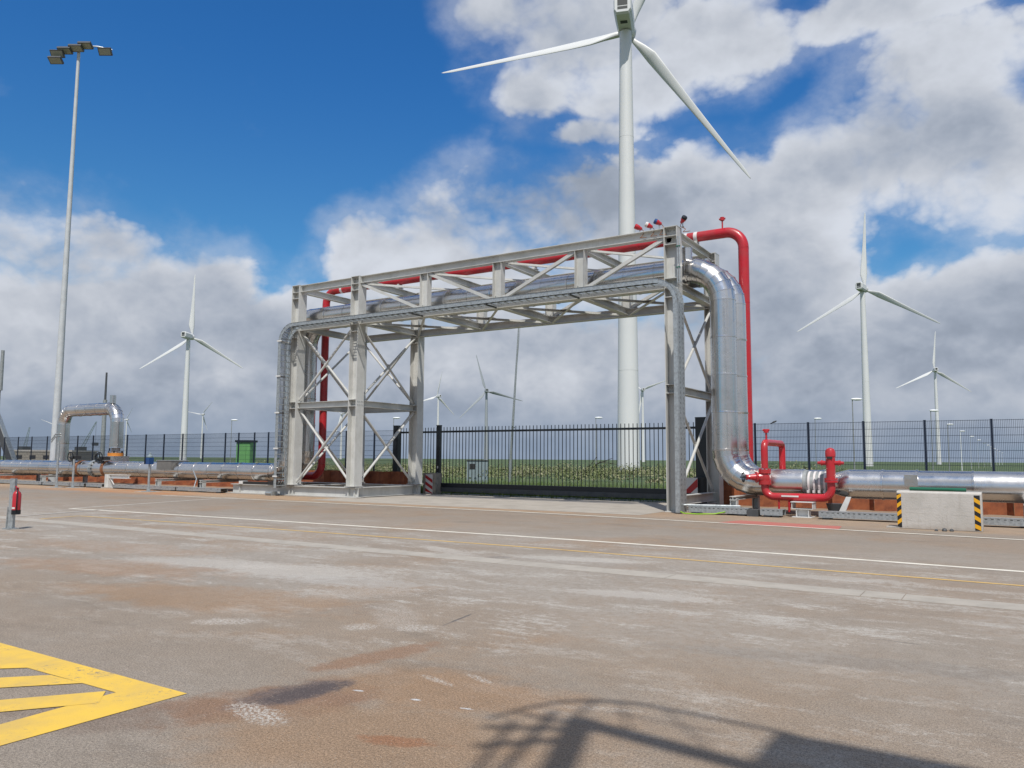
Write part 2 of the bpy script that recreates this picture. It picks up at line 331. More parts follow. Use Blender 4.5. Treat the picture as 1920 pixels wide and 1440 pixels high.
# ------------------------------------------------------------------ mesh helpers
V = Vector
class MB:
    def __init__(s): s.v = []; s.f = []
    def box(s, a, b):
        x0, y0, z0 = [min(p, q) for p, q in zip(a, b)]; x1, y1, z1 = [max(p, q) for p, q in zip(a, b)]
        return s.hexa([(x0,y0,z0),(x1,y0,z0),(x1,y1,z0),(x0,y1,z0),(x0,y0,z1),(x1,y0,z1),(x1,y1,z1),(x0,y1,z1)])
    def hexa(s, p):
        n = len(s.v); s.v += [tuple(q) for q in p]
        s.f += [tuple(n+i for i in q) for q in ((0,3,2,1),(4,5,6,7),(0,1,5,4),(1,2,6,5),(2,3,7,6),(3,0,4,7))]; return s
    def frame(s, p0, p1, up):
        dd = (V(p1)-V(p0)); l = dd.length; dd.normalize(); u = V(up); u = (u-dd*u.dot(dd)).normalized(); return dd, u, dd.cross(u), l
    def prism(s, prof, p0, p1, up=(0,0,1), off=(0,0)):
        """profile points (side, up) swept from p0 to p1"""
        dd, u, sd, l = s.frame(p0, p1, up); n = len(s.v); k = len(prof)
        for P in (p0, p1):
            for a, b in prof: s.v.append(tuple(V(P)+sd*(a+off[0])+u*(b+off[1])))
        s.f.append(tuple(n+i for i in range(k))[::-1]); s.f.append(tuple(n+k+i for i in range(k)))
        for i in range(k): s.f.append((n+i, n+(i+1) % k, n+k+(i+1) % k, n+k+i))
        return s
    def bar(s, p0, p1, wd, ht, up=(0,0,1)):
        return s.prism([(-wd/2,-ht/2),(wd/2,-ht/2),(wd/2,ht/2),(-wd/2,ht/2)], p0, p1, up)
    def ibeam(s, p0, p1, h, b, tf=.022, tw=.014, up=(0,0,1)):
        t = tw/2; H = h/2; B = b/2
        return s.prism([(-B,-H),(B,-H),(B,-H+tf),(t,-H+tf),(t,H-tf),(B,H-tf),(B,H),(-B,H),(-B,H-tf),(-t,H-tf),(-t,-H+tf),(-B,-H+tf)], p0, p1, up)
    def angle(s, p0, p1, a=.09, t=.01, up=(0,0,1)):
        return s.prism([(0,0),(a,0),(a,t),(t,t),(t,a),(0,a)], p0, p1, up, (-a/2,-a/2))
    def rings(s, rs, cap=True, closed=False):
        n = len(s.v); k = len(rs[0])
        for r in rs: s.v += [tuple(p) for p in r]
        for j in range(len(rs)-1):
            for i in range(k): s.f.append((n+j*k+i, n+j*k+(i+1) % k, n+(j+1)*k+(i+1) % k, n+(j+1)*k+i))
        if cap: s.f.append(tuple(n+i for i in range(k))[::-1]); s.f.append(tuple(n+(len(rs)-1)*k+i for i in range(k)))
        return s
    def ring(s, c, dr, r, n=16, ref=None):
        dd = V(dr).normalized(); a = V(ref) if ref else (V((0,0,1)) if abs(dd.z) < .9 else V((0,1,0)))
        u = (a-dd*a.dot(dd)).normalized(); w2 = dd.cross(u)
        return [V(c)+u*(r*math.cos(2*math.pi*i/n))+w2*(r*math.sin(2*math.pi*i/n)) for i in range(n)]
    def cyl(s, p0, p1, r0, r1=None, n=12, cap=True):
        r1 = r0 if r1 is None else r1; dd = V(p1)-V(p0)
        return s.rings([s.ring(p0, dd, r0, n), s.ring(p1, dd, r1, n)], cap)
    def lathe(s, p0, axis, prof, n=16):
        a = V(axis).normalized(); return s.rings([s.ring(V(p0)+a*h_, a, r_, n) for h_, r_ in prof])
    def tube(s, pts, r, n=10, cap=True):
        pts = [V(p) for p in pts]; ref = None; rs = []
        for i, p in enumerate(pts):
            t = (pts[min(i+1, len(pts)-1)]-pts[max(i-1, 0)]).normalized()
            if ref is None: ref = V((0,0,1)) if abs(t.z) < .9 else V((0,1,0))
            ref = (ref-t*ref.dot(t)).normalized()
            rs.append(s.ring(p, t, r, n, ref))
        return s.rings(rs, cap)
    def sphere(s, c, r, n=12, m=7, sz=1.):
        rs = []
        for j in range(m+1):
            a = math.pi*j/m-math.pi/2; rr = max(r*math.cos(a), 1e-4)
            rs.append([V(c)+V((rr*math.cos(2*math.pi*i/n), rr*math.sin(2*math.pi*i/n), r*sz*math.sin(a))) for i in range(n)])
        return s.rings(rs)
    def poly(s, pts):
        n = len(s.v); s.v += [tuple(p) for p in pts]; s.f.append(tuple(range(n, n+len(pts)))); return s

def mk(name, mb, m, parent=None, smooth=False, auto=None):
    """link a mesh as one object; geometry is given in world coordinates"""
    me = bpy.data.meshes.new(name)
    o0 = V(parent['w']) if parent is not None else V((0,0,0))
    me.from_pydata([tuple(V(p)-o0) for p in mb.v], [], mb.f); me.update()
    if isinstance(m, str): m = M_[m]
    me.materials.append(m)
    if smooth:
        me.polygons.foreach_set('use_smooth', [len(p.vertices) <= 4 for p in me.polygons])
        if smooth == 'auto': me.set_sharp_from_angle(angle=R(35))
    o = bpy.data.objects.new(name, me); sc.collection.objects.link(o)
    if parent is not None:
        o.parent = parent; o['w'] = parent['w']
    else: o['w'] = (0., 0., 0.)
    return o
def recentre(o):
    """put the origin of a single mesh thing at its base"""
    me = o.data; lo = [min(v.co[i] for v in me.vertices) for i in range(3)]; hi = [max(v.co[i] for v in me.vertices) for i in range(3)]
    c = V(((lo[0]+hi[0])/2, (lo[1]+hi[1])/2, lo[2])); me.transform(Matrix.Translation(-c)); o.location = c
def thing(name, label, cat, loc, group=None):
    o = bpy.data.objects.new(name, None); sc.collection.objects.link(o); o.location = loc; o['w'] = tuple(float(x) for x in loc)
    o.empty_display_size = .2; o['label'] = label; o['category'] = cat
    if group: o['group'] = group
    return o
def single(name, mb, m, label, cat, group=None, smooth=False):
    o = mk(name, mb, m, None, smooth); recentre(o); o['label'] = label; o['category'] = cat
    if group: o['group'] = group
    return o
def struct(name, mb, m, kind='structure', smooth=False):
    o = mk(name, mb, m, None, smooth); o['kind'] = kind; return o
def inst(name, me, parent, loc, rot=(0,0,0), scl=None):
    """a part sharing mesh data; loc in world coordinates"""
    o = bpy.data.objects.new(name, me); sc.collection.objects.link(o); o.parent = parent
    o.location = V(loc)-V(parent['w']) if 'w' in parent else loc
    o.rotation_euler = rot
    if scl: o.scale = scl
    return o
def copy_tree(root, loc, rotz=None):
    kids = {}
    for o in bpy.data.objects:
        if o.parent: kids.setdefault(o.parent.name, []).append(o)
    def rec(o, par):
        c = o.copy(); sc.collection.objects.link(c); c.parent = par
        for k in kids.get(o.name, []): rec(k, c)
        return c
    c = rec(root, None); c.location = loc
    if rotz is not None: c.rotation_euler = (0, 0, rotz)
    return c
def arc(c, a, b, r, n, t0=0, t1=90):
    """points c + r(cos t a + sin t b)"""
    return [V(c)+V(a)*(r*math.cos(R(t0+(t1-t0)*i/n)))+V(b)*(r*math.sin(R(t0+(t1-t0)*i/n))) for i in range(n+1)]

# ------------------------------------------------------------------ ground
struct('grassland', MB().poly([(-9000,-9000,-.08),(9000,-9000,-.08),(9000,9000,-.08),(-9000,9000,-.08)]), 'turf')
struct('asphalt_yard', MB().box((-160,-60,-.5),(60,29.6,0)), 'asphalt')
struct('gate_apron', MB().poly([(-23.6,22.35,.004),(-9.55,22.35,.004),(-9.55,29.55,.004),(-23.6,29.55,.004)]), 'apron')
# concrete channel strip, in cast lengths with open joints
xs = [-95,-70,-50,-35,-27,-19,-12.9,-7.0,-4.2,-1.66,-1.2,1.6,5,9]
for a, b in zip(xs[:-1], xs[1:]):
    struct('concrete_strip', MB().box((a+.006,10.68,-.05),(b-.006,11.16,.006)), 'strip')
def line_poly(name, pts, wd, m, z=.004):
    mb = MB(); pts = [V((p[0], p[1], 0)) for p in pts]
    L_, R_ = [], []
    for i, p in enumerate(pts):
        t = (pts[min(i+1, len(pts)-1)]-pts[max(i-1, 0)]).normalized(); nn = V((-t.y, t.x, 0))*wd/2
        L_.append(p+nn); R_.append(p-nn)
    for i in range(len(pts)-1): mb.poly([(R_[i].x,R_[i].y,z),(R_[i+1].x,R_[i+1].y,z),(L_[i+1].x,L_[i+1].y,z),(L_[i].x,L_[i].y,z)])
    return struct(name, mb, m)
line_poly('white_edge_line', [(-31,21.0),(-25.8,21.15),(-13.5,21.35),(-8,21.0),(.13,20.3),(8,19.8)], .15, 'pwhite', .009)
line_poly('white_lane_line', [(-25.4,14.0),(-18,14.4),(-9.2,14.68),(-3.8,14.68),(.1,14.47),(8,14.1)], .16, 'pwhite')
line_poly('yellow_lane_line', [(-22.0,12.42),(-16,12.75),(-8.15,12.96),(0,12.83),(8,12.6)], .085, 'pyell')
line_poly('white_corner_line', [(-25.4,14.0),(-25.9,16.2),(-26.54,18.6),(-27.4,22)], .13, 'pfaint')
line_poly('worn_white_line', [(-22.9,10.8),(-23.4,12.1),(-23.8,13.5),(-24.1,14.6)], .12, 'pfaint', .009)
line_poly('yellow_corner_line', [(-22.05,12.42),(-21.9,11.7),(-21.7,11.2)], .085, 'pyell')
struct('red_floor_marking', MB().poly([(-6.75,21.1,.004),(-3.65,20.72,.004),(-3.75,21.75,.004),(-6.45,22.15,.004)]), 'pred')
# yellow hatched parallelogram in the foreground
hz_ = .004
apex, topl, botl = (-4.96,3.63), (-7.65,3.67), (-4.96,2.41)
mb = MB()
def q2(*p): mb.poly([(a, b, hz_) for a, b in p])
def lerp(a, b, t): return (a[0]+(b[0]-a[0])*t, a[1]+(b[1]-a[1])*t)
def scale_about(p, k): return p
# frame of the rhomb (outer corners A apex, B far left, C the corner outside the frame, D near)
A_ = apex; B_ = (-9.3,3.70); D_ = (-4.96,1.15); C_ = (-9.3,1.2)
bw = .33
q2(A_, B_, (B_[0]+bw*.0, B_[1]-bw), (A_[0]-bw*1.32, A_[1]-bw*.78), )
q2(A_, (A_[0]-bw*1.32, A_[1]-bw*.78), (D_[0]-bw*.98, D_[1]+bw), D_)
q2(D_, (D_[0]-bw*.98, D_[1]+bw), (C_[0]+bw, C_[1]+bw), C_)
struct('yellow_hatch_marking', mb, 'pyellow')
mb = MB()
# diagonal bars inside the frame
bars = [((-7.13,3.40),(-6.58,3.37),(-8.6,1.6),(-9.1,1.6)), ((-6.22,3.36),(-5.81,3.37),(-7.6,1.5),(-8.0,1.5)), ((-5.48,3.35),(-5.26,3.17),(-6.55,1.45),(-6.95,1.45))]
for b_ in bars:
    n0 = len(mb.v); mb.poly([(p[0], p[1], .0055) for p in b_])
struct('yellow_hatch_bars', mb, 'pyellow')
# grass beside the gate and scrub beyond it
def blades(n, fx, hmin, hmax, wd):
    mb = MB()
    for _ in range(n):
        x, y, k = fx(); a = random.uniform(0, 6.28); h_ = random.uniform(hmin, hmax)*k; lx, ly = random.uniform(-.4,.4)*h_, random.uniform(-.4,.4)*h_
        c, s_ = math.cos(a)*wd, math.sin(a)*wd; n0 = len(mb.v)
        mb.v += [(x-c,y-s_,-.08),(x+c,y+s_,-.08),(x+lx,y+ly,-.08+h_)]; mb.f.append((n0,n0+1,n0+2))
    return mb
def gx():
    y = 29.7+abs(random.gauss(0, 1))*7; x = random.uniform(-10-y*1.25, -2-y*.2); return x, y, 1+min(y-29.7, 12)*.03
struct('grass', blades(52000, gx, .12, .34, .02), 'grassb', 'stuff')
mb = MB()
for bi in range(430):
    y = random.uniform(48, 92); x = random.uniform(-1.35*y-14, -.10*y-2)
    if y < 56 and -38 < x < -20 and random.random() < .7: continue
    hh = random.uniform(.35, 1.0)+.75*random.random()**3
    hh *= (1 if y > 55 else .7); rr = random.uniform(.7, 3.4)
    if x < -1.15*y-3: hh *= .7
    for _ in range(210):
        a = random.uniform(0, 6.28); q = math.sqrt(random.random()); t = random.random()**.6
        px_, py_ = x+rr*q*math.cos(a), y+rr*q*math.sin(a); pz = hh*t*math.sqrt(max(0, 1-q*q*.8))+random.uniform(-.05,.12)
        s_ = random.uniform(.045, .11); n0 = len(mb.v)
        a1, a2 = V((random.gauss(0,1),random.gauss(0,1),random.gauss(0,1))).normalized(), V((random.gauss(0,1),random.gauss(0,1),random.gauss(0,.6))).normalized()
        P = V((px_,py_,pz))
        mb.v += [tuple(P-a1*s_), tuple(P+a2*s_*.7), tuple(P+a1*s_), tuple(P-a2*s_*.7)]; mb.f.append((n0,n0+1,n0+2,n0+3))
struct('scrub', mb, 'leaf', 'stuff')
struct('gravel_road', MB().poly([(-600,140,-.07),(-130,70,-.07),(-118,78,-.07),(-600,190,-.07)]), 'apron')
struct('gravel_road', MB().poly([(-205,86,-.066),(-70,52,-.066),(-68,56,-.066),(-205,104,-.066)]), 'apron')
struct('sand_patch', MB().poly([(-15,36,-.065),(-9,33,-.065),(-3,37,-.065),(-13,41,-.065)]), 'apron')

# ------------------------------------------------------------------ gantry
GA = thing('pipe_gantry', 'large grey steel lattice gantry carrying pipes high over the gateway', 'pipe bridge', (-18, 26.5, 0))
XA, XB, XD = -26.81, -23.22, -9.21; YF, YB = 24.55, 28.55
XV = [XA, XB, -19.6, -16.1, -12.62, XD]
ZT0, ZT1, ZB0, ZB1 = 9.03, 9.33, 7.28, 7.58
def gcol(x, y, z0, z1=9.32, h=.46, b=.46, stiff=(9.02,)):
    c = mk('column', MB().ibeam((x,y,z0),(x,y,z1), h, b, .026, .016, up=(1,0,0)), 'steel', GA)
    for z in stiff:
        mk('stiffener', MB().box((x-h/2+.028,y-b/2+.004,z-.011),(x+h/2-.028,y+b/2-.004,z+.011)), 'steel', c)
    mk('top_plate', MB().box((x-h/2-.006,y-b/2-.006,z1),(x+h/2+.006,y+b/2+.006,z1+.02)), 'steel', c)
    mk('foot_plate', MB().box((x-h/2-.05,y-b/2-.05,z0-.001),(x+h/2+.05,y+b/2+.05,z0+.028)), 'steel', c)
for x, y, z0 in ((XA,YF,.475),(XB,YF,.475),(XA,YB,.475),(XB,YB,.475),(XD,YF,.0),(XD,YB,.0)):
    gcol(x, y, z0, stiff=(9.02, 8.74, 7.60, 7.27, 6.98, 4.1, 3.82))
for y in (YF, YB):
    for a, b in zip(XV[:-1], XV[1:]):
        ea = .235 if a in (XA, XB, XD) else 0.; eb = .235 if b in (XA, XB, XD) else 0.
        mk('top_chord', MB().ibeam((a+ea,y,(ZT0+ZT1)/2),(b-eb,y,(ZT0+ZT1)/2), .3, .3, .019, .011), 'steel', GA)
        mk('bottom_chord', MB().ibeam((a+ea,y,(ZB0+ZB1)/2),(b-eb,y,(ZB0+ZB1)/2), .3, .3, .019, .011), 'steel', GA)
    for x in XV[2:5]:
        mk('truss_post', MB().ibeam((x,y,ZB1+.001),(x,y,ZT0-.001), .38, .28, .016, .010, up=(1,0,0)), 'steel', GA)
    dg = [(XV[1]+.2,ZT0-.02,XV[2]-.2,ZB1+.05),(XV[2]+.2,ZT0-.02,XV[3]-.2,ZB1+.05),(XV[3]+.2,ZB1+.05,XV[4]-.2,ZT0-.02),(XV[4]+.2,ZB1+.05,XV[5]-.24,ZT0-.02)]
    for x0, z0, x1, z1 in dg:
        mk('diagonal_brace', MB().angle((x0,y-.03,z0),(x1,y-.03,z1), .12, .014, up=(0,1,0)), 'steel', GA)
        for xx, zz in ((x0,z0),(x1,z1)):
            sgn = 1 if zz > 8 else -1; dx_ = .02 if xx == x0 else -.02
            mk('gusset_plate', MB().hexa([(xx-.18,y-.008,zz-.15*sgn),(xx+.18,y-.008,zz-.15*sgn),(xx+.18,y+.008,zz-.15*sgn),(xx-.18,y+.008,zz-.15*sgn),(xx-.24,y-.008,zz+.07*sgn),(xx+.24,y-.008,zz+.07*sgn),(xx+.24,y+.008,zz+.07*sgn),(xx-.24,y+.008,zz+.07*sgn)]), 'steel', GA)
for i, x in enumerate(XV):
    e = .235 if x in (XA, XB, XD) else .155
    hh = .26
    mk('cross_beam', MB().ibeam((x,YF+e,9.17),(x,YB-e,9.17), hh, .22, .017, .010), 'steel', GA)
    mk('cross_beam', MB().ibeam((x,YF+e,7.45),(x,YB-e,7.45), hh, .26, .017, .010), 'steel', GA)
for i in range(len(XV)-1):
    a, b = XV[i], XV[i+1]
    for (y0, y1) in (((YF+.2, YB-.2),) if i else ()) :
        mk('plan_brace', MB().angle((a+.2,y0,9.06),(b-.2,y1,9.06), .10, .011), 'steel', GA)
        mk('plan_brace', MB().angle((a+.2,y0,7.36),(b-.2,y1,7.36), .10, .011), 'steel', GA)
        mk('plan_brace', MB().angle((a+.2,y1,7.34),(b-.2,y0,7.34), .10, .011), 'steel', GA)
        mk('gusset_plate', MB().box(((a+b)/2-.22,(y0+y1)/2-.16,7.385),((a+b)/2+.22,(y0+y1)/2+.16,7.40)), 'steel', GA)
def xbrace(P, Q, z0, z1, r=.05):
    """two crossing tubes between uprights P and Q with end plates and a centre plate"""
    P = V((*P,0)); Q = V((*Q,0)); dd = (Q-P).normalized(); nn = V((dd.y,-dd.x,0))
    P = P+dd*.25; Q = Q-dd*.25
    for s_, (za, zb) in ((1,(z0,z1)),(-1,(z1,z0))):
        o_ = nn*(.028*s_)
        a = V((P.x,P.y,za))+o_; b = V((Q.x,Q.y,zb))+o_
        mk('bracing_rod', MB().cyl(a, b, r, n=10), 'steel', GA, 'auto')
        for p_, q_ in ((a,b),(b,a)):
            t = (q_-p_).normalized()
            mk('end_plate', MB().bar(p_-t*.12, p_+t*.16, .16, .014, nn), 'steel', GA)
    c = (P+Q)/2+V((0,0,(z0+z1)/2))
    mk('centre_plate', MB().bar(c-V((0,0,.11)), c+V((0,0,.11)), .22, .03, nn), 'steel', GA)
for P, Q in (((XA,YF),(XB,YF)),((XA,YB),(XB,YB)),((XA,YF),(XA,YB)),((XB,YF),(XB,YB)),((XD,YF),(XD,YB))):
    lo = .62
    xbrace(P, Q, lo, 3.72); xbrace(P, Q, 4.2, 7.18)
    dd = (V((*Q,0))-V((*P,0))).normalized(); a = V((*P,3.95))+dd*.235; b = V((*Q,3.95))-dd*.235
    mk('middle_beam', MB().ibeam(a, b, .26, .26, .017, .010), 'steel', GA)
bo = MB().cyl((0,0,0),(0,-.022,0), .017, n=6); bom = bpy.data.meshes.new('bolt'); bom.from_pydata(bo.v, [], bo.f); bom.materials.append(M_['galv'])
for x in (XA, XB, XD):
    for z in (3.90, 4.0, 7.36, 7.5, 9.1, 9.24):
        for q_ in (-.15, -.06, .06, .15): inst('bolt', bom, GA, (x+q_, YF-.008, z))
for x in XV[2:5]:
    for z in (7.66, 7.76, 8.86, 8.95):
        for q_ in (-.12, .12): inst('bolt', bom, GA, (x+q_, YF-.006, z))
for z in (3.88, 4.02, 7.38, 7.52):
    for q_ in (-.15, -.06, .06, .15):
        for x in (XB, XD): inst('bolt', bom, GA, (x+.231, YF+q_, z), (0,0,R(90)))
# base frame of the left tower, raised feet at the right one
def basebeam(p0, p1, z0=.03, z1=.44):
    b_ = mk('base_beam', MB().ibeam((*p0,(z0+z1)/2),(*p1,(z0+z1)/2), z1-z0, .30, .026, .016), 'steel', GA)
    dd = (V((*p1,0))-V((*p0,0))); L_ = dd.length; dd.normalize(); n = V((-dd.y,dd.x,0))
    return b_, dd, n, L_
for y in (YF-.05, YB):
    bb, dd, nn, LL = basebeam((-30.75,y), (-22.9,y))
    for x in (-30.2,-26.9,-26.7,-23.4,-23.05):
        for s_ in (-1, 1):
            mk('web_stiffener', MB().hexa([(x-.011,y+s_*.010,.058),(x+.011,y+s_*.010,.058),(x+.011,y+s_*.148,.058),(x-.011,y+s_*.148,.058),(x-.011,y+s_*.010,.412),(x+.011,y+s_*.010,.412),(x+.011,y+s_*.05,.412),(x-.011,y+s_*.05,.412)]), 'steel', bb)
for x in (XA, XB, -30.4):
    basebeam((x,YF+.12), (x,YB-.17), .03, .44)
for y in (YF-.05, YB): mk('bearing_pad', MB().box((-31.0,y-.22,0),(-22.75,y+.22,.029)), 'concrete', GA)
mk('base_beam', MB().ibeam((XD,YF+.235,.36),(XD,YB-.235,.36), .30, .26, .02, .012), 'steel', GA)
mk('base_beam', MB().ibeam((XD+.1,YF+.3,.08),(XD+.1,YB-.2,.08), .14, .14, .012, .01), 'steel', GA)
# red fittings on the top chord near the right tower
def fitting(x, y, z, capm, lab, tilt=(-.75,-.45,.42), bodym='red'):
    t = thing('capped_fitting', lab, 'signal lamp', (x, y, 9.33), 'capped red fittings on the gantry corner')
    dr = V(tilt).normalized(); c = V((x,y,z))
    mk('bracket', MB().bar((x,y,9.33),(x,y,z-.02), .03, .03, (1,0,0)).bar((x,y,9.345),(x-.03,y+.18,9.345),.05,.02), 'galv', t)
    mk('housing', MB().lathe(c-dr*.09, dr, [(0,.035),(.02,.055),(.09,.065),(.13,.085),(.18,.085)], 14), bodym, t, 'auto')
    mk('cap', MB().lathe(c+dr*.091, dr, [(0,.092),(.07,.092),(.09,.075),(.095,.02)], 14), capm, t, 'auto')
    mk('cable', MB().tube([c-dr*.09, c-dr*.16+V((0,0,-.05)), V((x+.12,y-.05,z-.30)), V((x+.05,y-.1,9.12)), V((x+.3,y-.14,9.1))], .012, 6), 'copper', t)
fitting(-10.36, 24.5, 9.49, 'red', 'leftmost all red tilted fitting on the gantry top beam near its right corner')
fitting(-9.98, 24.5, 9.50, 'white_band', 'pale capped red fitting, middle of the three on the gantry top beam')
fitting(-9.66, 24.5, 9.56, 'blue', 'blue capped red fitting nearest the right corner of the gantry top')
fitting(-8.86, 24.55, 9.52, 'black', 'black capped red fitting leaning out to the right of the gantry corner', (.62,-.35,.62))
t = thing('conduit', 'small grey conduit with green clips down the right gantry column', 'conduit', (-8.93,24.28,0))
for q in (0,.07):
    mk('tube', MB().cyl((-8.95+q,24.27,7.4),(-8.95+q,24.27,8.95), .022, n=8), 'galv', t, 'auto')
mk('clip', MB().box((-8.99,24.235,8.6),(-8.84,24.25,8.63)), 'greenpipe', t)
mk('clip', MB().box((-8.99,24.235,7.9),(-8.84,24.25,7.93)), 'greenpipe', t)

# ------------------------------------------------------------------ clad pipes
def pipe_run(par, pts, r, seg=1.12, nm='cladding_sheet', m='clad', n=28):
    """pts: list of ('s', p0, p1) straights and ('e', centre, a, b, R) elbows going from a to b; every sheet is a part with a raised lap"""
    for it in pts:
        if it[0] == 's':
            p0, p1 = V(it[1]), V(it[2]); L_ = (p1-p0).length; k = max(1, round(L_/seg)); dd = (p1-p0).normalized()
            for i in range(k):
                a = p0+dd*(L_*i/k); b = p0+dd*(L_*(i+1)/k); q = MB()
                jr = r*(1+random.uniform(-.004,.004)); tilt = V((random.uniform(-1,1),random.uniform(-1,1),random.uniform(-1,1)))*.006
                q.rings([q.ring(a, dd, jr, n), q.ring(b-dd*.052+tilt, dd, jr*1.001, n), q.ring(b-dd*.046+tilt, dd, jr+.016, n), q.ring(b+dd*.006, dd, jr+.016, n), q.ring(b+dd*.014, dd, jr-.01, n)])
                sh_ = mk(nm, q, m, par, 'auto')
                if r > .38:
                    ref = V((0,0,1)) if abs(dd.z) < .9 else V((0,-1,0)); sdv = dd.cross(ref)
                    an = R(random.choice((118,-122,125,112))) if abs(dd.z) < .9 else R(random.choice((35,52,-28)))
                    e = ref*math.cos(an)+sdv*math.sin(an)
                    mk('lap_seam', MB().bar(a+e*(r+.004)+dd*.02, b+e*(r+.004)-dd*.06, .03, .012, e), m, sh_)
        else:
            c, a, b, RR = V(it[1]), V(it[2]), V(it[3]), it[4]; k = it[5] if len(it) > 5 else 7
            st = []
            for i in range(k+1):
                t = math.pi/2*i/k; P = c+a*(RR*math.cos(t))+b*(RR*math.sin(t)); T = (-a*math.sin(t)+b*math.cos(t)); st.append((P,T))
            for i in range(k):
                q = MB(); P0, T0 = st[i]; P1, T1 = st[i+1]
                side = a.cross(b)
                q.rings([q.ring(P0, T0, r, n, side), q.ring(P0+(P1-P0)*.5, (T0+T1), r*.998, n, side), q.ring(P1-T1*.030, T1, r, n, side), q.ring(P1-T1*.026, T1, r+.012, n, side), q.ring(P1+T1*.006, T1, r+.012, n, side), q.ring(P1+T1*.009, T1, r-.01, n, side)])
                mk('cladding_gore', q, m, par, 'auto')
X_, Y_, Z_ = V((1,0,0)), V((0,1,0)), V((0,0,1))
ZP, ZL = 8.05, .98
def goal_pipe(Y, r, xl, xr, lab, x_left_end, right_end, grp):
    p = thing('clad_pipe', lab, 'pipe', (xl, Y, 0), grp)
    R1, R2_ = 1.15, 1.0
    pipe_run(p, [('s',(x_left_end,Y,ZL),(xl-R2_,Y,ZL)), ('e',(xl-R2_,Y,ZL+R2_),-Z_,X_,R2_), ('s',(xl,Y,ZL+R2_),(xl,Y,ZP-R1)),
                 ('e',(xl+R1,Y,ZP-R1),-X_,Z_,R1), ('s',(xl+R1,Y,ZP),(xr-R1,Y,ZP)), ('e',(xr-R1,Y,ZP-R1),Z_,X_,R1),
                 ('s',(xr,Y,ZP-R1),(xr,Y,ZL+R2_)), ('e',(xr+R2_,Y,ZL+R2_),-X_,-Z_,R2_), ('s',(xr+R2_,Y,ZL),(right_end,Y,ZL))], r)
    return p
P1 = goal_pipe(25.5, .415, -28.1, -7.87, 'shiny clad pipe nearest the camera, up and over the gateway on the gantry', -66, -5.42, 'shiny clad pipes')
P2 = goal_pipe(26.42, .395, -28.1, -7.78, 'second shiny clad pipe, behind the front one on the gantry', -66, -5.0, 'shiny clad pipes')
for (x, y, r, h0, h1) in ((-9.1,25.5,.21,8.4,8.84),(-8.72,26.42,.13,8.4,8.62)):
    mk('stub', MB().lathe((x,y,h0), (0,0,1), [(0,r),(h1-h0-.02,r),(h1-h0-.018,r+.012),(h1-h0,r+.012),(h1-h0+.001,r*.7)], 20), 'clad', P1 if y < 26 else P2, 'auto')
# supports carrying the pipes along the truss
for x in XV[1:5]:
    for par, y in ((P1, 25.5), (P2, 26.42)):
        mk('pipe_shoe', MB().box((x-.12,y-.16,7.582),(x+.12,y+.16,7.68)), 'steel', par)
# front pipe, right of the gantry
P3 = thing('clad_pipe', 'thick shiny clad pipe running right behind the concrete block', 'pipe', (-2,25.5,0), 'shiny clad pipes')
q = MB(); q.rings([q.ring((-4.60,25.5,ZL), X_, .30, 28), q.ring((-4.50,25.5,ZL), X_, .33, 28), q.ring((-4.16,25.5,ZL), X_, .425, 28), q.ring((-4.1,25.5,ZL), X_, .43, 28)])
mk('end_cone', q, 'clad', P3, 'auto')
pipe_run(P3, [('s',(-4.1,25.5,ZL),(-2.3,25.5,ZL))], .43, 1.0)
pipe_run(P3, [('s',(-2.3,25.5,ZL),(6,25.5,ZL))], .42, 1.5)
mk('inspection_cover', MB().box((-2.62,25.05,.98),(-2.28,25.12,1.28)), 'clad', P3)
P4 = thing('expansion_joint', 'pale grey banded pipe joint between the shiny pipes beside the red loop', 'pipe joint', (-5,25.5,0))
mk('sleeve', MB().lathe((-5.42,25.5,ZL), X_, [(0,.40),(.10,.40),(.12,.34),(.75,.34),(.8,.30),(.86,.30)], 26), M_['galv_dull'], P4, 'auto')
for x in (-5.28,-5.12,-4.97,-4.82):
    mk('band', MB().lathe((x,25.5,ZL), X_, [(0,.345),(.003,.365),(.06,.365),(.063,.345)], 26), 'white_band', P4, 'auto')
    mk('lug', MB().box((x,25.08,.70),(x+.06,25.19,.78)), 'white_band', P4)
# ------------------------------------------------------------------ U shaped pipe loop at the left
U_ = thing('pipe_loop', 'shiny clad pipe bent into a tall upside down U left of the gantry', 'pipe loop', (-46,26.42,0))
xu0, xu1, zu, ru = -49.15, -43.5, 4.42, .36
pipe_run(U_, [('s',(xu0,26.42,1.3),(xu0,26.42,zu-.8)),('e',(xu0+.8,26.42,zu-.8),-X_,Z_,.8),('s',(xu0+.8,26.42,zu),(xu1-.8,26.42,zu)),('e',(xu1-.8,26.42,zu-.8),Z_,X_,.8),('s',(xu1,26.42,zu-.8),(xu1,26.42,2.15))], ru, 1.1)
mk('stub', MB().cyl((xu1-.55,26.42,zu+.3),(xu1-.55,26.42,zu+.78), .17, n=18), 'clad', U_, 'auto')
mk('neck', MB().cyl((xu1,26.42,1.85),(xu1,26.42,2.15), .24, n=18), 'galv_dull', U_, 'auto')
mk('flange', MB().cyl((xu1,26.42,1.68),(xu1,26.42,1.86), .42, n=20), 'orange', U_, 'auto')
for i in range(8):
    a = i*math.pi/4
    mk('bolt', MB().cyl((xu1+.36*math.cos(a),26.42+.36*math.sin(a),1.86),(xu1+.36*math.cos(a),26.42+.36*math.sin(a),1.97), .045, n=6), 'black' if i % 2 else 'clad', U_)
mk('valve_box', MB().box((xu1-.55,25.95,1.25),(xu1+.6,26.9,1.68)), 'clad', U_)
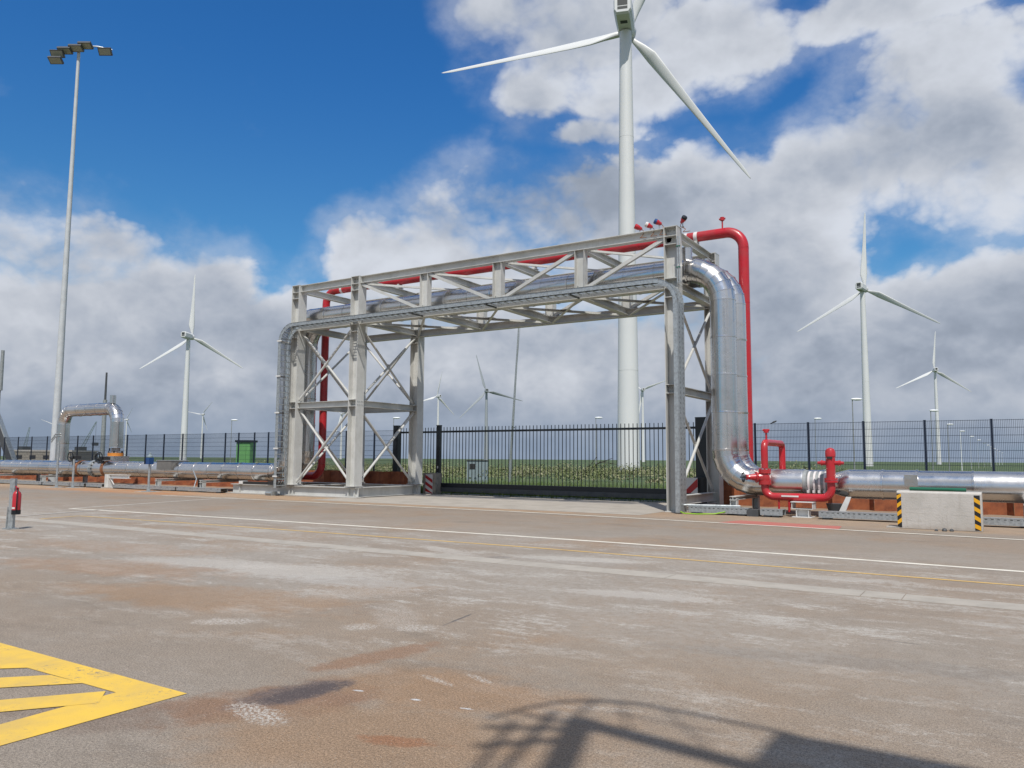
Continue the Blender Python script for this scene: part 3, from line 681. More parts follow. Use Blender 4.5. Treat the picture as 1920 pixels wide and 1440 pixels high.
for z in (3.0, 2.85):
    mk('strap', MB().tube([(xu0-.5,26.0,z-.35),(xu0-.1,26.03,z),(xu0+.35,26.02,z+.02)], .035, 6), 'galv', U_)
# valves and collars on the left pipe
for k, (x, hx) in enumerate(((-45.3,1),(-42.7,1))):
    mk('rusty_collar', MB().lathe((x,25.5,ZL), X_, [(0,.40),(.002,.45),(.07,.45),(.10,.43),(.14,.45),(.2,.45),(.203,.40)], 26), 'copper', P1, 'auto')
mk('bolted_flange', MB().lathe((-43.9,25.5,ZL), X_, [(0,.40),(.002,.48),(.1,.48),(.13,.42),(.17,.48),(.27,.48),(.272,.40)], 26), 'galv', P1, 'auto')
for i in range(14):
    a = 2*math.pi*i/14
    mk('bolt', MB().cyl((-43.92,25.5+.45*math.cos(a),ZL+.45*math.sin(a)),(-43.60,25.5+.45*math.cos(a),ZL+.45*math.sin(a)), .03, n=6), 'black', P1)
def wheel_valve(x, y, z, r, lab):
    t = thing('valve', lab, 'valve', (x,y,z-.5), 'handwheel valves on the left pipe')
    mk('stem', MB().cyl((x,y+.35,z-.25),(x,y+.05,z), .05, n=8).cyl((x,y+.3,z-.5),(x,y+.3,z-.15), .09, n=8), 'dgrey', t, 'auto')
    pts = [V((x+r*math.cos(a),y+.1,z+r*math.sin(a))) for a in [2*math.pi*i/16 for i in range(17)]]
    mk('handwheel', MB().tube(pts, .03, 6).bar((x-r,y+.1,z),(x+r,y+.1,z),.03,.03).bar((x,y+.1,z-r),(x,y+.1,z+r),.03,.03,(1,0,0)), 'black', t)
    mk('gearbox', MB().box((x+.12,y+.15,z-.12),(x+.5,y+.45,z+.05)), 'dark', t)
wheel_valve(-45.6,24.9,1.62,.27,'leftmost black handwheel valve on the left clad pipe')
wheel_valve(-43.4,25.2,1.60,.22,'middle black handwheel valve above the bolted pipe flange')
wheel_valve(-42.7,24.9,1.58,.30,'largest black handwheel valve, right of the bolted pipe flange')
t = thing('junction_box', 'dull grey metal box wrapped over the left clad pipe', 'metal box', (-37.2,25.2,.9))
mk('housing', MB().box((-37.45,25.0,1.0),(-36.25,26.0,1.46)), 'boxgrey', t)
mk('lid', MB().box((-37.48,24.97,1.46),(-36.22,26.03,1.49)), 'galv', t)

# ------------------------------------------------------------------ red main
RM = thing('red_pipe', 'long red pipe crossing above the truss and dropping at both gantry ends', 'pipe', (-18,27.2,0))
YR, ZR, rr = 27.2, 9.69, .182
def rtube(par, pts, r, m='red', nm='pipe_section', n=20):
    return mk(nm, MB().tube(pts, r, n), m, par, 'auto')
def rsec(a, b): rtube(RM, [a, b], rr)
XL_, XRr = -27.83, -7.62
rsec((-66,YR,.78),(XL_-.62,YR,.78)); rtube(RM, arc((XL_-.62,YR,1.4), -Z_, X_, .62, 12), rr, nm='elbow')
rsec((XL_,YR,1.4),(XL_,YR,5.2)); rsec((XL_,YR,5.2),(XL_,YR,ZR-.62))
rtube(RM, arc((XL_+.62,YR,ZR-.62), -X_, Z_, .62, 12), rr, nm='elbow')
for a, b in ((XL_+.62,-22),(-22,-16.1),(-16.1,-10.2),(-10.2,XRr-.62)): rsec((a,YR,ZR),(b,YR,ZR))
rtube(RM, arc((XRr-.62,YR,ZR-.62), Z_, X_, .62, 12), rr, nm='elbow')
rsec((XRr,YR,ZR-.62),(XRr,YR,4.8)); rsec((XRr,YR,4.8),(XRr,YR,1.4))
rtube(RM, arc((XRr+.62,YR,1.4), -X_, -Z_, .62, 12), rr, nm='elbow'); rsec((XRr+.62,YR,.78),(6,YR,.78))
for x in (-21.85,-21.45,-9.75,-9.37,XL_+1.0):
    mk('white_band', MB().lathe((x,YR,ZR), X_, [(0,rr),(.001,rr+.006),(.13,rr+.006),(.131,rr)], 20), 'white_band', RM, 'auto')
for x in (-23.22,-16.1,-9.3):
    mk('saddle', MB().box((x-.05,YR-.13,9.335),(x+.05,YR+.13,9.53)).box((x-.12,YR-.16,9.335),(x+.12,YR+.16,9.355)), 'steel', RM)
for z in (ZR-.66, 4.8, 1.42, 7.1):
    for x in (XL_, XRr): mk('weld_ring', MB().lathe((x,YR,z), Z_, [(0,rr),(.001,rr+.004),(.018,rr+.004),(.019,rr)], 20), 'red', RM, 'auto')
mk('vent', MB().cyl((-8.35,YR,ZR+.16),(-8.35,YR,ZR+.48),.028,n=8).cyl((-8.35,YR,ZR+.46),(-8.35,YR,ZR+.58),.075,n=10).cyl((-8.46,YR,ZR+.52),(-8.24,YR,ZR+.52),.035,n=8), 'red', RM, 'auto')

# ------------------------------------------------------------------ red hydrant loop
HL = thing('hydrant_loop', 'red looped pipe with gate valve and standpipe in front of the clad pipe', 'hydrant pipe', (-5.5,24.9,0))
yh, xh, r1 = 24.85, -6.46, .105
rtube(HL, [(xh,yh,1.42)]+[(xh,yh,2.0-.22)]+arc((xh,yh+.22,2.0-.0), -Y_, Z_, .22, 8)+[(xh,27.0-.2,2.22)]+arc((xh,26.9,2.02), Z_, Y_, .2, 8)+[(xh,27.1,.95)], r1)
mk('vent', MB().cyl((xh+.03,yh+.16,2.28),(xh+.03,yh+.16,2.56),.03,n=8).cyl((xh+.03,yh+.16,2.52),(xh+.03,yh+.16,2.62),.075,n=10).cyl((xh-.07,yh+.16,2.60),(xh+.13,yh+.16,2.60),.035,n=8), 'red', HL, 'auto')
for z in (1.36, 1.30, 1.02, .96):
    mk('flange', MB().cyl((xh,yh,z-.028),(xh,yh,z+.028), .19, n=20), 'red', HL, 'auto')
for i in range(8):
    a = i*math.pi/4+.2
    for z0 in (1.24, .90): mk('flange_bolt', MB().cyl((xh+.16*math.cos(a),yh+.16*math.sin(a),z0),(xh+.16*math.cos(a),yh+.16*math.sin(a),z0+.18), .017, n=6), 'red', HL)
mk('valve_body', MB().lathe((xh,yh,.98), Z_, [(0,.13),(.06,.15),(.17,.17),(.27,.15),(.33,.13)], 18), 'red', HL, 'auto')
bd = V((-.80,-.50,0)).normalized(); c0 = V((xh,yh,1.15))
bn = mk('bonnet', MB().lathe(c0+bd*.08, bd, [(0,.14),(.12,.12),(.16,.17),(.20,.17),(.21,.11),(.34,.085),(.44,.07),(.46,.09),(.50,.09)], 16), 'red', HL, 'auto')
cw = c0+bd*.66; uu = V((-bd.y,bd.x,0))
mk('handwheel', MB().tube([cw+uu*(.15*math.cos(a))+Z_*(.15*math.sin(a)) for a in [2*math.pi*i/18 for i in range(19)]], .016, 6).bar(cw-uu*.15,cw+uu*.15,.02,.02).bar(cw-Z_*.15,cw+Z_*.15,.02,.02,(1,0,0)).cyl(cw-bd*.12,cw+bd*.1,.02,n=8), 'black', HL)
rtube(HL, [(xh,yh,.94),(xh,yh,.84)]+arc((xh+.27,yh,.84), -X_, -Z_, .27, 9)+[(-4.81,yh,.57)]+arc((-4.81,yh,.84), -Z_, X_, .27, 9)+[(-4.54,yh,1.05)], .115)
mk('label_plate', MB().box((-5.95,yh-.125,.575),(-5.45,yh-.11,.62)), 'whitef', HL)
for z in (1.06, 1.13): mk('flange', MB().cyl((-4.54,yh,z-.03),(-4.54,yh,z+.03), .19, n=20), 'red', HL, 'auto')
mk('standpipe', MB().lathe((-4.54,yh,1.15), Z_, [(0,.13),(.62,.13),(.64,.145),(.78,.145),(.86,.11),(.89,.05),(.90,.01)], 20), 'red', HL, 'auto')
for s_ in (-1, 1):
    mk('outlet', MB().lathe((-4.54+s_*.10,yh,1.60), (s_,0,0), [(0,.065),(.12,.065),(.121,.08),(.17,.08),(.18,.05),(.26,.045),(.27,.02)], 14), 'red', HL, 'auto')
mk('drain', MB().cyl((-6.05,yh-.02,.2),(-6.05,yh-.02,.52),.03,n=8).cyl((-5.75,yh-.02,.12),(-5.75,yh-.02,.5),.035,n=8), 'red', HL)
mk('bolt', MB().box((-4.62,yh-.15,1.72),(-4.46,yh-.135,1.79)), 'dark', HL)
SP = thing('pipe_support', 'white painted steel stool under the red hydrant loop', 'pipe support', (-5.3,24.7,0), 'steel supports under the pipes')
mk('channel', MB().prism([(-.30,-.10),(.30,-.10),(.30,.10),(.285,.10),(.285,-.085),(-.285,-.085),(-.285,.10),(-.30,.10)], (-5.3,24.45,.34), (-5.3,24.95,.34)), 'white_steel', SP)
mk('saddle', MB().box((-5.62,24.42,.435),(-4.98,24.98,.452)), 'white_steel', SP)
mk('stem', MB().ibeam((-5.3,24.62,.02),(-5.3,24.62,.238), .36, .3, .018, .014, up=(1,0,0)), 'white_steel', SP)
mk('foot_plate', MB().box((-5.58,24.36,0),(-5.02,24.88,.02)), 'white_steel', SP)
t = thing('water_drum', 'dark grey round bucket with white lid straps under the hydrant loop', 'drum', (-4.4,25.3,0))
mk('drum_body', MB().lathe((-4.5,25.2,.02), Z_, [(0,.16),(.36,.26),(.38,.27)], 18), 'dgrey', t, 'auto')
mk('brace', MB().hexa([(-4.45,24.95,.02),(-4.25,24.95,.02),(-4.25,25.0,.02),(-4.45,25.0,.02),(-4.16,24.95,.62),(-4.02,24.95,.62),(-4.02,25.0,.62),(-4.16,25.0,.62)]), 'white_steel', t)

# ------------------------------------------------------------------ cable trays
TR = thing('cable_tray', 'galvanised ladder cable tray climbing along the front of the gantry', 'cable tray', (-18,23.9,0))
XTL, XTR, ZTY, RB = -26.98, -8.82, 7.42, .75
y0t, y1t = 23.66, 24.22; hb = .15
def rail(y, zlo=.1):
    # path in XZ of the tray centre line
    pts = [V((XTL,y,zlo+.25)), V((XTL,y,ZTY-RB))]+arc((XTL+RB,y,ZTY-RB), -X_, Z_, RB, 6)[1:]+[V((XTR-RB,y,ZTY))]+arc((XTR-RB,y,ZTY-RB), Z_, X_, RB, 6)[1:]+[V((XTR,y,.03))]
    return pts
for y in (y0t, y1t):
    P = rail(y)
    for a, b in zip(P[:-1], P[1:]):
        L_ = (b-a).length; k = max(1, round(L_/3)) if L_ > 1 else 1
        dd = (b-a).normalized(); nrm = V((-dd.z,0,dd.x))
        for i in range(k):
            p, q_ = a+(b-a)*(i/k), a+(b-a)*((i+1)/k)
            s_ = 1 if y == y0t else -1
            mk('side_rail', MB().prism([(0,-hb/2),(.004*s_,-hb/2),(.004*s_,hb/2-.004),(.02*s_,hb/2-.004),(.02*s_,hb/2),(0,hb/2)] if s_ > 0 else [(0,-hb/2),(0,hb/2),(-.02,hb/2),(-.02,hb/2-.004),(-.004,hb/2-.004),(-.004,-hb/2)], p, q_-(dd*.006), nrm), 'galv', TR)
rung = MB().box((-.024,y0t+.005,-.012),(.018,y1t-.005,.012)); rme = bpy.data.meshes.new('rung'); rme.from_pydata(rung.v, [], rung.f); rme.materials.append(M_['galv'])
slot = MB().box((-.03,-.002,-.009),(.03,.002,.009)); sme = bpy.data.meshes.new('slot'); sme.from_pydata(slot.v, [], slot.f); sme.materials.append(M_['dark'])
x = XTL+RB
while x < XTR-RB:
    inst('rung', rme, TR, (x, 0, ZTY-.055)); x += .30
z = .45
while z < ZTY-RB:
    inst('rung', rme, TR, (XTL+.055, 0, z), (0,R(90),0)); z += .27
for t0 in (15, 40, 65): 
    inst('rung', rme, TR, (XTL+RB-(RB-.05)*math.cos(R(t0)), 0, ZTY-RB+(RB-.05)*math.sin(R(t0))), (0,R(90-t0),0))
mk('cover_plate', MB().box((XTR+.075,y0t,.05),(XTR+.082,y1t,ZTY-RB)), 'galv', TR)
z = .25
while z < 6.6:
    for q_ in (-.045, .045): inst('slot', sme, TR, (XTR+q_, y0t-.001, z), (0,R(90),0), (1.1,1,1.5))
    for q_ in (.14,.42): inst('slot', sme, TR, (XTR+.0825, y0t+q_, z), (0,R(90),R(90)), (1.1,1,1.3))
    z += .16
for k in range(6):
    yy = y0t+.09+k*.07; jit = random.uniform(-.01,.01)
    mk('cable', MB().tube([(XTL-.03+jit,yy,.35),(XTL-.03,yy,3.5),(XTL-.03,yy,ZTY-RB)]+[V((XTL+RB,yy,ZTY-RB))+V((-(RB+.02)*math.cos(R(a)),0,(RB+.02)*math.sin(R(a)))) for a in (20,45,70)]+[(XTL+RB,yy,ZTY+.0),(-18,yy,ZTY+.0+jit),(XTR-RB,yy,ZTY)], .016, 6), random.choice(['dark','dark','dgrey','greycab']), TR)
for z in (6.75, 5.2, 3.6, 2.05, .85):
    mk('wall_bracket', MB().box((XTL-.11,y0t-.05,z-.03),(XTL-.07,24.33,z+.03)).box((XTL-.12,y0t-.055,z-.03),(XTL+.14,y0t-.01,z+.03)), 'white_steel', TR)
for x in XV[2:5]:
    mk('wall_bracket', MB().box((x-.03,y0t-.02,ZTY-.15),(x+.03,24.4,ZTY-.10)), 'dgrey', TR)
# loose cables at the foot of the left tray
t = thing('cable_bundle', 'loose dark and pale cables curling at the foot of the left cable tray', 'cables', (-27.6,24.1,.44))
for k in range(7):
    yy = 23.75+k*.06
    mk('cable', MB().tube([(XTL+.05,yy,.62),(XTL-.05,yy+.02,.52),(XTL-.35-.05*k,yy+.15,.49),(XTL-.9,24.4+.05*k,.47+.02*(k%2))], .022, 6), ('dark','greycab','galv','dark','galv','dgrey','greycab')[k], t)
mk('clamp_block', MB().box((-28.2,24.3,.45),(-27.7,24.6,.6)).box((-30.0,24.35,.45),(-28.3,24.55,.56)), 'dark', t)
mk('clamp_foot', MB().box((-30.15,24.32,.445),(-29.9,24.62,.58)), 'white_steel', t)
single('work_light', MB().box((-27.8,23.85,.0),(-27.35,24.1,.18)).cyl((-27.75,23.84,.10),(-27.40,23.84,.10),.05,n=8), 'galv', 'small metal work light lying on the ground at the gantry base beam', 'work light')

def ground_tray(x0, x1, y, lab, h=.17):
    t = thing('ground_cable_tray', lab, 'cable tray', ((x0+x1)/2,y,0), 'perforated galvanised trays lying along the verge')
    mk('side_rail', MB().box((x0,y,.05),(x1,y+.005,.05+h)), 'galv', t); mk('side_rail', MB().box((x0,y+.4,.05),(x1,y+.405,.05+h)), 'galv', t)
    mk('cover', MB().box((x0,y-.004,.052+h),(x1,y+.41,.06+h)), 'galv', t)
    mk('sleeper', MB().box((x0+.1,y-.03,0),(x0+.3,y+.45,.049)), 'dark', t); mk('sleeper', MB().box((x1-.3,y-.03,0),(x1-.1,y+.45,.049)), 'dark', t)
    x = x0+.1
    while x < x1-.05:
        inst('slot', sme, t, (x, y-.001, .05+h-.03)); x += .14 if x0 > -12 else .5
ground_tray(-8.6,-6.75,24.0,'perforated metal tray on the ground right of the right gantry column')
ground_tray(-6.4,-5.75,24.0,'short perforated metal tray just left of the white pipe stool')
ground_tray(-4.75,-2.1,24.0,'perforated metal tray on the ground between hydrant loop and concrete block')
ground_tray(-2.0,3.0,23.9,'perforated metal tray on the ground right of the concrete block')
for k, (a, b) in enumerate(((-31.0,-34.3),(-34.4,-39.6),(-40.6,-42.1),(-42.3,-46.5),(-46.6,-52.0),(-52.1,-60.0))):
    ground_tray(b, a, 24.0, ['grey metal tray on the ground just left of the gantry base beam','grey metal tray on the ground under the green cabinet','short grey metal tray on the ground below the valve box','grey metal tray on the ground below the handwheel valves','grey metal tray on the ground below the floodlight mast','grey metal tray at the far left edge of the verge'][k], .15)
single('joint_box', MB().box((-6.78,23.95,0),(-6.45,24.35,.2)), 'dgrey', 'dark grey box joining two ground cable trays right of the gantry', 'junction box')
single('earth_wire', MB().tube([(-8.9,23.75,.12),(-8.6,23.6,.03),(-8.2,23.65,.02),(-7.7,23.8,.04),(-7.45,24.0,.10)], .018, 6), 'cgreen', 'green and yellow earth wire at the foot of the right gantry column', 'wire', smooth=True)
single('conduit', MB().cyl((-8.75,24.0,.26),(-7.1,24.4,.26),.035,n=10), 'galv', 'thin bright metal conduit at the foot of the right gantry column', 'conduit', smooth='auto')

# ------------------------------------------------------------------ supports and posts at the left
def support(x, lab, wdt=.9):
    t = thing('pipe_support', lab, 'pipe support', (x,24.9,0), 'steel supports under the pipes')
    mk('frame_leg', MB().ibeam((x,24.45,.02),(x,24.45,.5), .2, .2, up=(1,0,0)), 'steel', t); mk('frame_leg', MB().ibeam((x,26.9,.02),(x,26.9,.5), .2, .2, up=(1,0,0)), 'steel', t)
    mk('crosspiece', MB().ibeam((x,24.3,.50+.0),(x,27.0,.50), .12, .2), 'steel', t)
    mk('foot_plate', MB().box((x-.2,24.3,0),(x+.2,24.6,.02)), 'concrete', t)
for x, l in ((-32.9,'small steel pipe support nearest left of the gantry base beam'),(-36.4,'steel pipe support under the grey box on the left pipe'),(-47.3,'steel pipe support below the floodlight mast'),(-52.6,'steel pipe support at the far left of the pipes'),(-7.3,'steel pipe support under the lower bend at the right gantry column'),(.3,'steel pipe support at the right edge of the view')):
    support(x, l)
t = thing('pipe_support', 'grey steel portal frame with diagonal stay below the left pipe', 'pipe support', (-40.2,24.3,0), 'steel supports under the pipes')
mk('frame_leg', MB().ibeam((-40.4,24.25,.05),(-40.4,24.25,.72), .3, .3, up=(1,0,0)), 'white_steel', t)
mk('crosspiece', MB().ibeam((-40.4+.16,24.25,.62),(-38.6,24.25,.62), .2, .2), 'white_steel', t)
mk('stay', MB().bar((-40.2,24.2,.52),(-39.75,24.2,.1), .04, .04), 'white_steel', t)
mk('footing', MB().box((-40.9,24.0,0),(-39.6,24.5,.05)), 'concrete', t)
def post(x, y, h, lab, top=None):
    t = thing('bollard_post', lab, 'post', (x,y,0), 'slim galvanised posts in front of the left pipe')
    mk('tube', MB().cyl((x,y,.03),(x,y,h), .055, n=12), 'galv', t, 'auto')
    mk('base_plate', MB().box((x-.28,y-.2,0),(x+.28,y+.2,.03)).hexa([(x-.16,y-.006,.03),(x+.16,y-.006,.03),(x+.16,y+.006,.03),(x-.16,y+.006,.03),(x-.05,y-.006,.42),(x+.05,y-.006,.42),(x+.05,y+.006,.42),(x-.05,y+.006,.42)]), 'galv', t)
    mk('pad', MB().box((x-.6,y-.35,0),(x+.6,y+.35,.012)), 'concrete', t)
    return t
post(-43.05,22.95,2.4,'slim grey post standing in line with the floodlight mast')
post(-42.3,23.4,1.5,'slim grey post ending below the leftmost handwheel')
t = post(-34.85,22.9,1.3,'slim grey post carrying a blue instrument box by the left pipe')
t = thing('instrument_box', 'blue instrument box with domed top on a slim post', 'instrument', (-34.85,22.9,1.3))
mk('housing', MB().box((-34.99,22.78,1.30),(-34.72,23.02,1.62)), 'blue', t)
mk('cap', MB().lathe((-34.85,22.9,1.64), Z_, [(0,.13),(.06,.12),(.12,.05),(.2,.045),(.22,.02)], 12), 'greycab', t, 'auto')
mk('side_box', MB().box((-35.10,22.76,1.30),(-35.0,22.9,1.58)), 'navy', t)
single('drain_hose', MB().tube([(-34.3,24.9,1.0),(-34.0,24.8,.75),(-33.6,24.6,.6),(-33.5,24.4,.2),(-33.3,24.3,.05)], .03, 6), 'galv', 'thin grey hose hanging from the left pipe beside the blue box', 'hose', smooth=True)

# ------------------------------------------------------------------ extinguisher and its post
t = thing('extinguisher_post', 'short grey steel channel post holding the fire extinguisher', 'post', (-19.33,9.29,0))
mk('channel', MB().prism([(-.055,-.045),(.055,-.045),(.055,.045),(.043,.045),(.043,-.033),(-.043,-.033),(-.043,.045),(-.055,.045)], (-19.27,9.32,.03), (-19.245,9.30,1.14), (-.533,.846,0)), 'galv', t)
mk('rear_leg', MB().bar((-19.36,9.27,.02),(-19.30,9.26,.5), .05, .04), 'galv', t)
mk('base_plate', MB().box((-19.42,9.2,0),(-19.17,9.44,.025)), 'galv', t)
ex = thing('fire_extinguisher', 'red fire extinguisher with black foot hanging on a grey post', 'extinguisher', (-19.14,9.34,.34))
cx, cy = -19.14, 9.34
mk('cylinder', MB().lathe((cx,cy,.42), Z_, [(0,.088),(.36,.088),(.41,.07),(.44,.035),(.46,.03)], 20), 'red', ex, 'auto')
mk('foot', MB().lathe((cx,cy,.335), Z_, [(0,.086),(.003,.094),(.10,.094),(.101,.088)], 20), 'black', ex, 'auto')
mk('valve_head', MB().cyl((cx,cy,.875),(cx,cy,.93), .03, n=10).bar((cx-.02,cy,.94),(cx+.10,cy-.02,.93), .02,.015).bar((cx-.03,cy,.94),(cx-.10,cy-.03,1.0), .02,.015), 'red', ex)
mk('hose', MB().tube([(cx+.02,cy-.02,.92),(cx+.10,cy-.05,.86),(cx+.105,cy-.05,.6),(cx+.098,cy-.05,.42)], .012, 8), 'black', ex, True)
mk('label_sticker', MB().rings([[V((cx,cy,zz))+V((math.cos(a),math.sin(a),0))*.0892 for a in [R(-130+i*12) for i in range(8)]] for zz in (.46,.50)], cap=False), 'white_band', ex)

# ------------------------------------------------------------------ concrete block with warning film
BK = thing('concrete_block', 'pale concrete barrier block with black and yellow striped ends', 'barrier', (-1.57,22.2,0))
x0, x1, yf, yb2, zt = -2.49, -.66, 22.02, 22.62, .93
q = MB(); prof = [(0,0),(.6,0),(.6,zt-.04),(.56,zt),(.04,zt),(0,zt-.04)]
n0 = 0
for xx in (x0, x1): q.v += [(xx,yf+a,b) for a, b in prof]
q.f += [tuple(range(6)), tuple(range(6,12))[::-1]]+[(i,6+i,6+(i+1)%6,(i+1)%6) for i in range(6)]
blk = mk('body', q, 'concrete', BK)
bv = blk.modifiers.new('edge', 'BEVEL'); bv.width = .012; bv.segments = 2
for xa, xb_, side in ((x0+.003,x0+.10,-1),(x1-.16,x1-.035,1)):
    z0_, z1_ = .03, zt-.07
    bp = mk('warning_strip', MB().box((xa,yf-.004,z0_),(xb_,yf+.001,z1_)), 'blackf', BK)
    k = 4; hh = (z1_-z0_)/k; wd = xb_-xa
    for i in range(k):
        zz = z0_+i*hh+.06; sl_ = .08*side*-1
        a_, b_ = (zz, zz+sl_)
        zb0, zb1 = max(a_, z0_), max(b_, z0_)
        mk('yellow_stripe', MB().poly([(xa,yf-.006,min(zb0,z1_)),(xb_,yf-.006,min(zb1,z1_)),(xb_,yf-.006,min(zb1+.10,z1_)),(xa,yf-.006,min(zb0+.10,z1_))]), 'yellow', BK)
mk('lifting_recess', MB().box((-1.75,22.1,zt),(-1.25,22.3,zt+.006)), 'concrete_old', BK)
single('green_tube', MB().cyl((-2.22,22.35,zt+.045),(-.98,22.30,zt+.045),.045,n=12), 'greenpipe', 'green plastic tube lying on top of the concrete block', 'tube', smooth='auto')
single('concrete_slab', MB().box((-2.75,22.0,0),(-2.45,22.3,.035)), 'concrete', 'thin broken concrete slab at the left foot of the block', 'slab')
single('rubble', MB().sphere((-1.45,21.75,.02),.06,7,4).sphere((-1.3,21.8,.015),.05,6,4).sphere((-1.62,21.72,.01),.04,6,4), 'dgrey', 'small dark rubble on the ground before the concrete block', 'rubble')

# ------------------------------------------------------------------ sheet pile walls
def piles(x0, x1, lab, y=29.25, top=1.02):
    t = thing('sheet_pile_wall', lab, 'retaining wall', ((x0+x1)/2,y,0), 'rusty sheet pile walls')
    prof = [(0,0),(.48,0),(.66,.30),(1.14,.30),(1.32,0)]; th = .022
    q = MB()
    for zz in (-.3, top): q.v += [(a,b,zz) for a, b in prof]+[(a+(.0 if i in (0,4) else 0),b+th,zz) for i, (a, b) in reversed(list(enumerate(prof)))]
    q.f = [tuple(range(10))[::-1], tuple(range(10,20))]+[(i,(i+1)%10,10+(i+1)%10,10+i) for i in range(10)]
    me = bpy.data.meshes.new('sheet_pile'); me.from_pydata(q.v, [], q.f); me.materials.append(M_['rust'])
    x = x0
    while x < x1-1.3:
        inst('sheet_pile', me, t, (x, y+random.uniform(-.01,.01), random.uniform(-.012,.012))); x += 1.326
    return t
piles(-70,-23.6,'rusty orange sheet pile wall behind the pipes left of the gate')
piles(-9.3,5,'rusty orange sheet pile wall behind the pipes right of the gate')

# ------------------------------------------------------------------ mesh fences
def fence(posts, x0, x1, lab, Y=30.5, H=3.06, zb=-.08):
    t = thing('mesh_fence', lab, 'fence', ((x0+x1)/2,Y,zb), 'dark blue wire mesh fences')
    pm = MB().box((-.035,-.03,0),(.035,.03,H-zb)).box((-.04,-.035,H-zb),(.04,.035,H-zb+.02)); me = bpy.data.meshes.new('post'); me.from_pydata(pm.v, [], pm.f); me.materials.append(M_['navy'])
    for x in posts: inst('post', me, t, (x,Y,zb))
    xs_ = sorted(set([x0]+[p for p in posts if x0 < p < x1]+[x1]))
    for a, b in zip(xs_[:-1], xs_[1:]):
        q = MB()
        z = H-.02
        while z > .1:
            q.box((a+.04,Y-.051,z-.0065),(b-.04,Y-.039,z+.0065)); z -= .25
        n = max(2, round((b-a)/.052))
        for i in range(1, n):
            x = a+(b-a)*i/n; q.v += [(x-.0045,Y-.038,.05),(x+.0045,Y-.038,.05),(x,Y-.031,.05),(x-.0045,Y-.038,H),(x+.0045,Y-.038,H),(x,Y-.031,H)]
            m0 = len(q.v)-6; q.f += [(m0,m0+1,m0+4,m0+3),(m0+1,m0+2,m0+5,m0+4),(m0+2,m0,m0+3,m0+5)]
        mk('mesh_panel', q, 'navy', t)
pl = [-27.5,-29.5,-31.5,-33.5,-35.4,-36.6,-37.9,-39.15,-41.2,-43.2,-45.1,-47.0,-49.0,-50.95,-52.9,-54.9,-56.9,-58.8,-60.9,-62.8,-64.8]
k = 30.5/30
pl = [x*k for x in [-27.06,-28.98,-30.9,-32.9,-34.85,-36.0,-37.34,-38.5,-40.49,-42.46,-44.3,-46.17,-48.17,-50.1,-52.05,-53.92,-55.9,-57.81,-59.9,-61.8,-63.8]]
fence(pl, pl[-1], -26.1, 'dark blue wire mesh fence running left from the gate')
fence([x*k for x in (-8.12,-6.21,-4.36,-2.45,-.52,1.4,3.4)], -8.9, 3.4*k, 'dark blue wire mesh fence right of the gantry', zb=-.08)

# ------------------------------------------------------------------ sliding gate
GT = thing('sliding_gate', 'long black sliding gate of upright bars under the gantry', 'gate', (-17,30,0))
q = MB().box((-.0125,-.0125,.5),(.0125,.0125,3.14)); bme = bpy.data.meshes.new('gate_bar'); bme.from_pydata(q.v, [], q.f); bme.materials.append(M_['black'])
x = -22.7; 
while x < -9.9:
    inst('gate_bar', bme, GT, (x, 30, 0)); x += .182
x = -25.5
mk('top_rail', MB().box((-22.9,29.97,2.88),(-9.9,30.03,2.97)), 'black', GT)
mk('bottom_beam', MB().box((-22.9,29.92,.32),(-9.9,30.08,.52)), 'black', GT)
mk('track_beam', MB().box((-22.9,29.90,.12),(-9.9,30.12,.315)), 'dgrey', GT)
mk('track', MB().box((-23.5,29.85,-.02),(-9.6,30.2,.035)), 'galv_dull', GT)
G2 = thing('bar_fence', 'short black bar fence panel between the two left gate posts', 'fence', (-24.4,30.2,0))
x = -25.5
while x > -99 and x < -23.2: inst('fence_bar', bme, G2, (x, 30.2, 0)); x += .17
mk('top_rail', MB().box((-25.5,30.17,2.88),(-23.2,30.23,2.97)), 'black', G2); mk('bottom_rail', MB().box((-25.5,30.17,.5),(-23.2,30.23,.6)), 'black', G2)
for x, y, w_, h_, l in ((-25.8,30.25,.30,3.25,'thick black gate post furthest left behind the gantry tower'),(-23.1,30.15,.20,3.22,'black gate post where the sliding gate bars begin'),(-10.15,30.1,.50,3.3,'thickest black gate post behind the right gantry column')):
    t = thing('gate_post', l, 'gate post', (x,y,0), 'black gate posts')
    mk('shaft', MB().box((x-w_/2,y-w_*.4,0),(x+w_/2,y+w_*.4,h_)), 'black', t)
    mk('cap', MB().box((x-w_/2-.01,y-w_*.4-.01,h_),(x+w_/2+.01,y+w_*.4+.01,h_+.03)), 'black', t)
    if x == -23.1: mk('reflector', MB().box((x-.03,y-.087,.9),(x+.03,y-.081,1.0)).box((x-.03,y-.087,1.2),(x+.03,y-.081,1.3)).box((x-.03,y-.087,.66),(x+.03,y-.081,.74)), 'whitef', t)
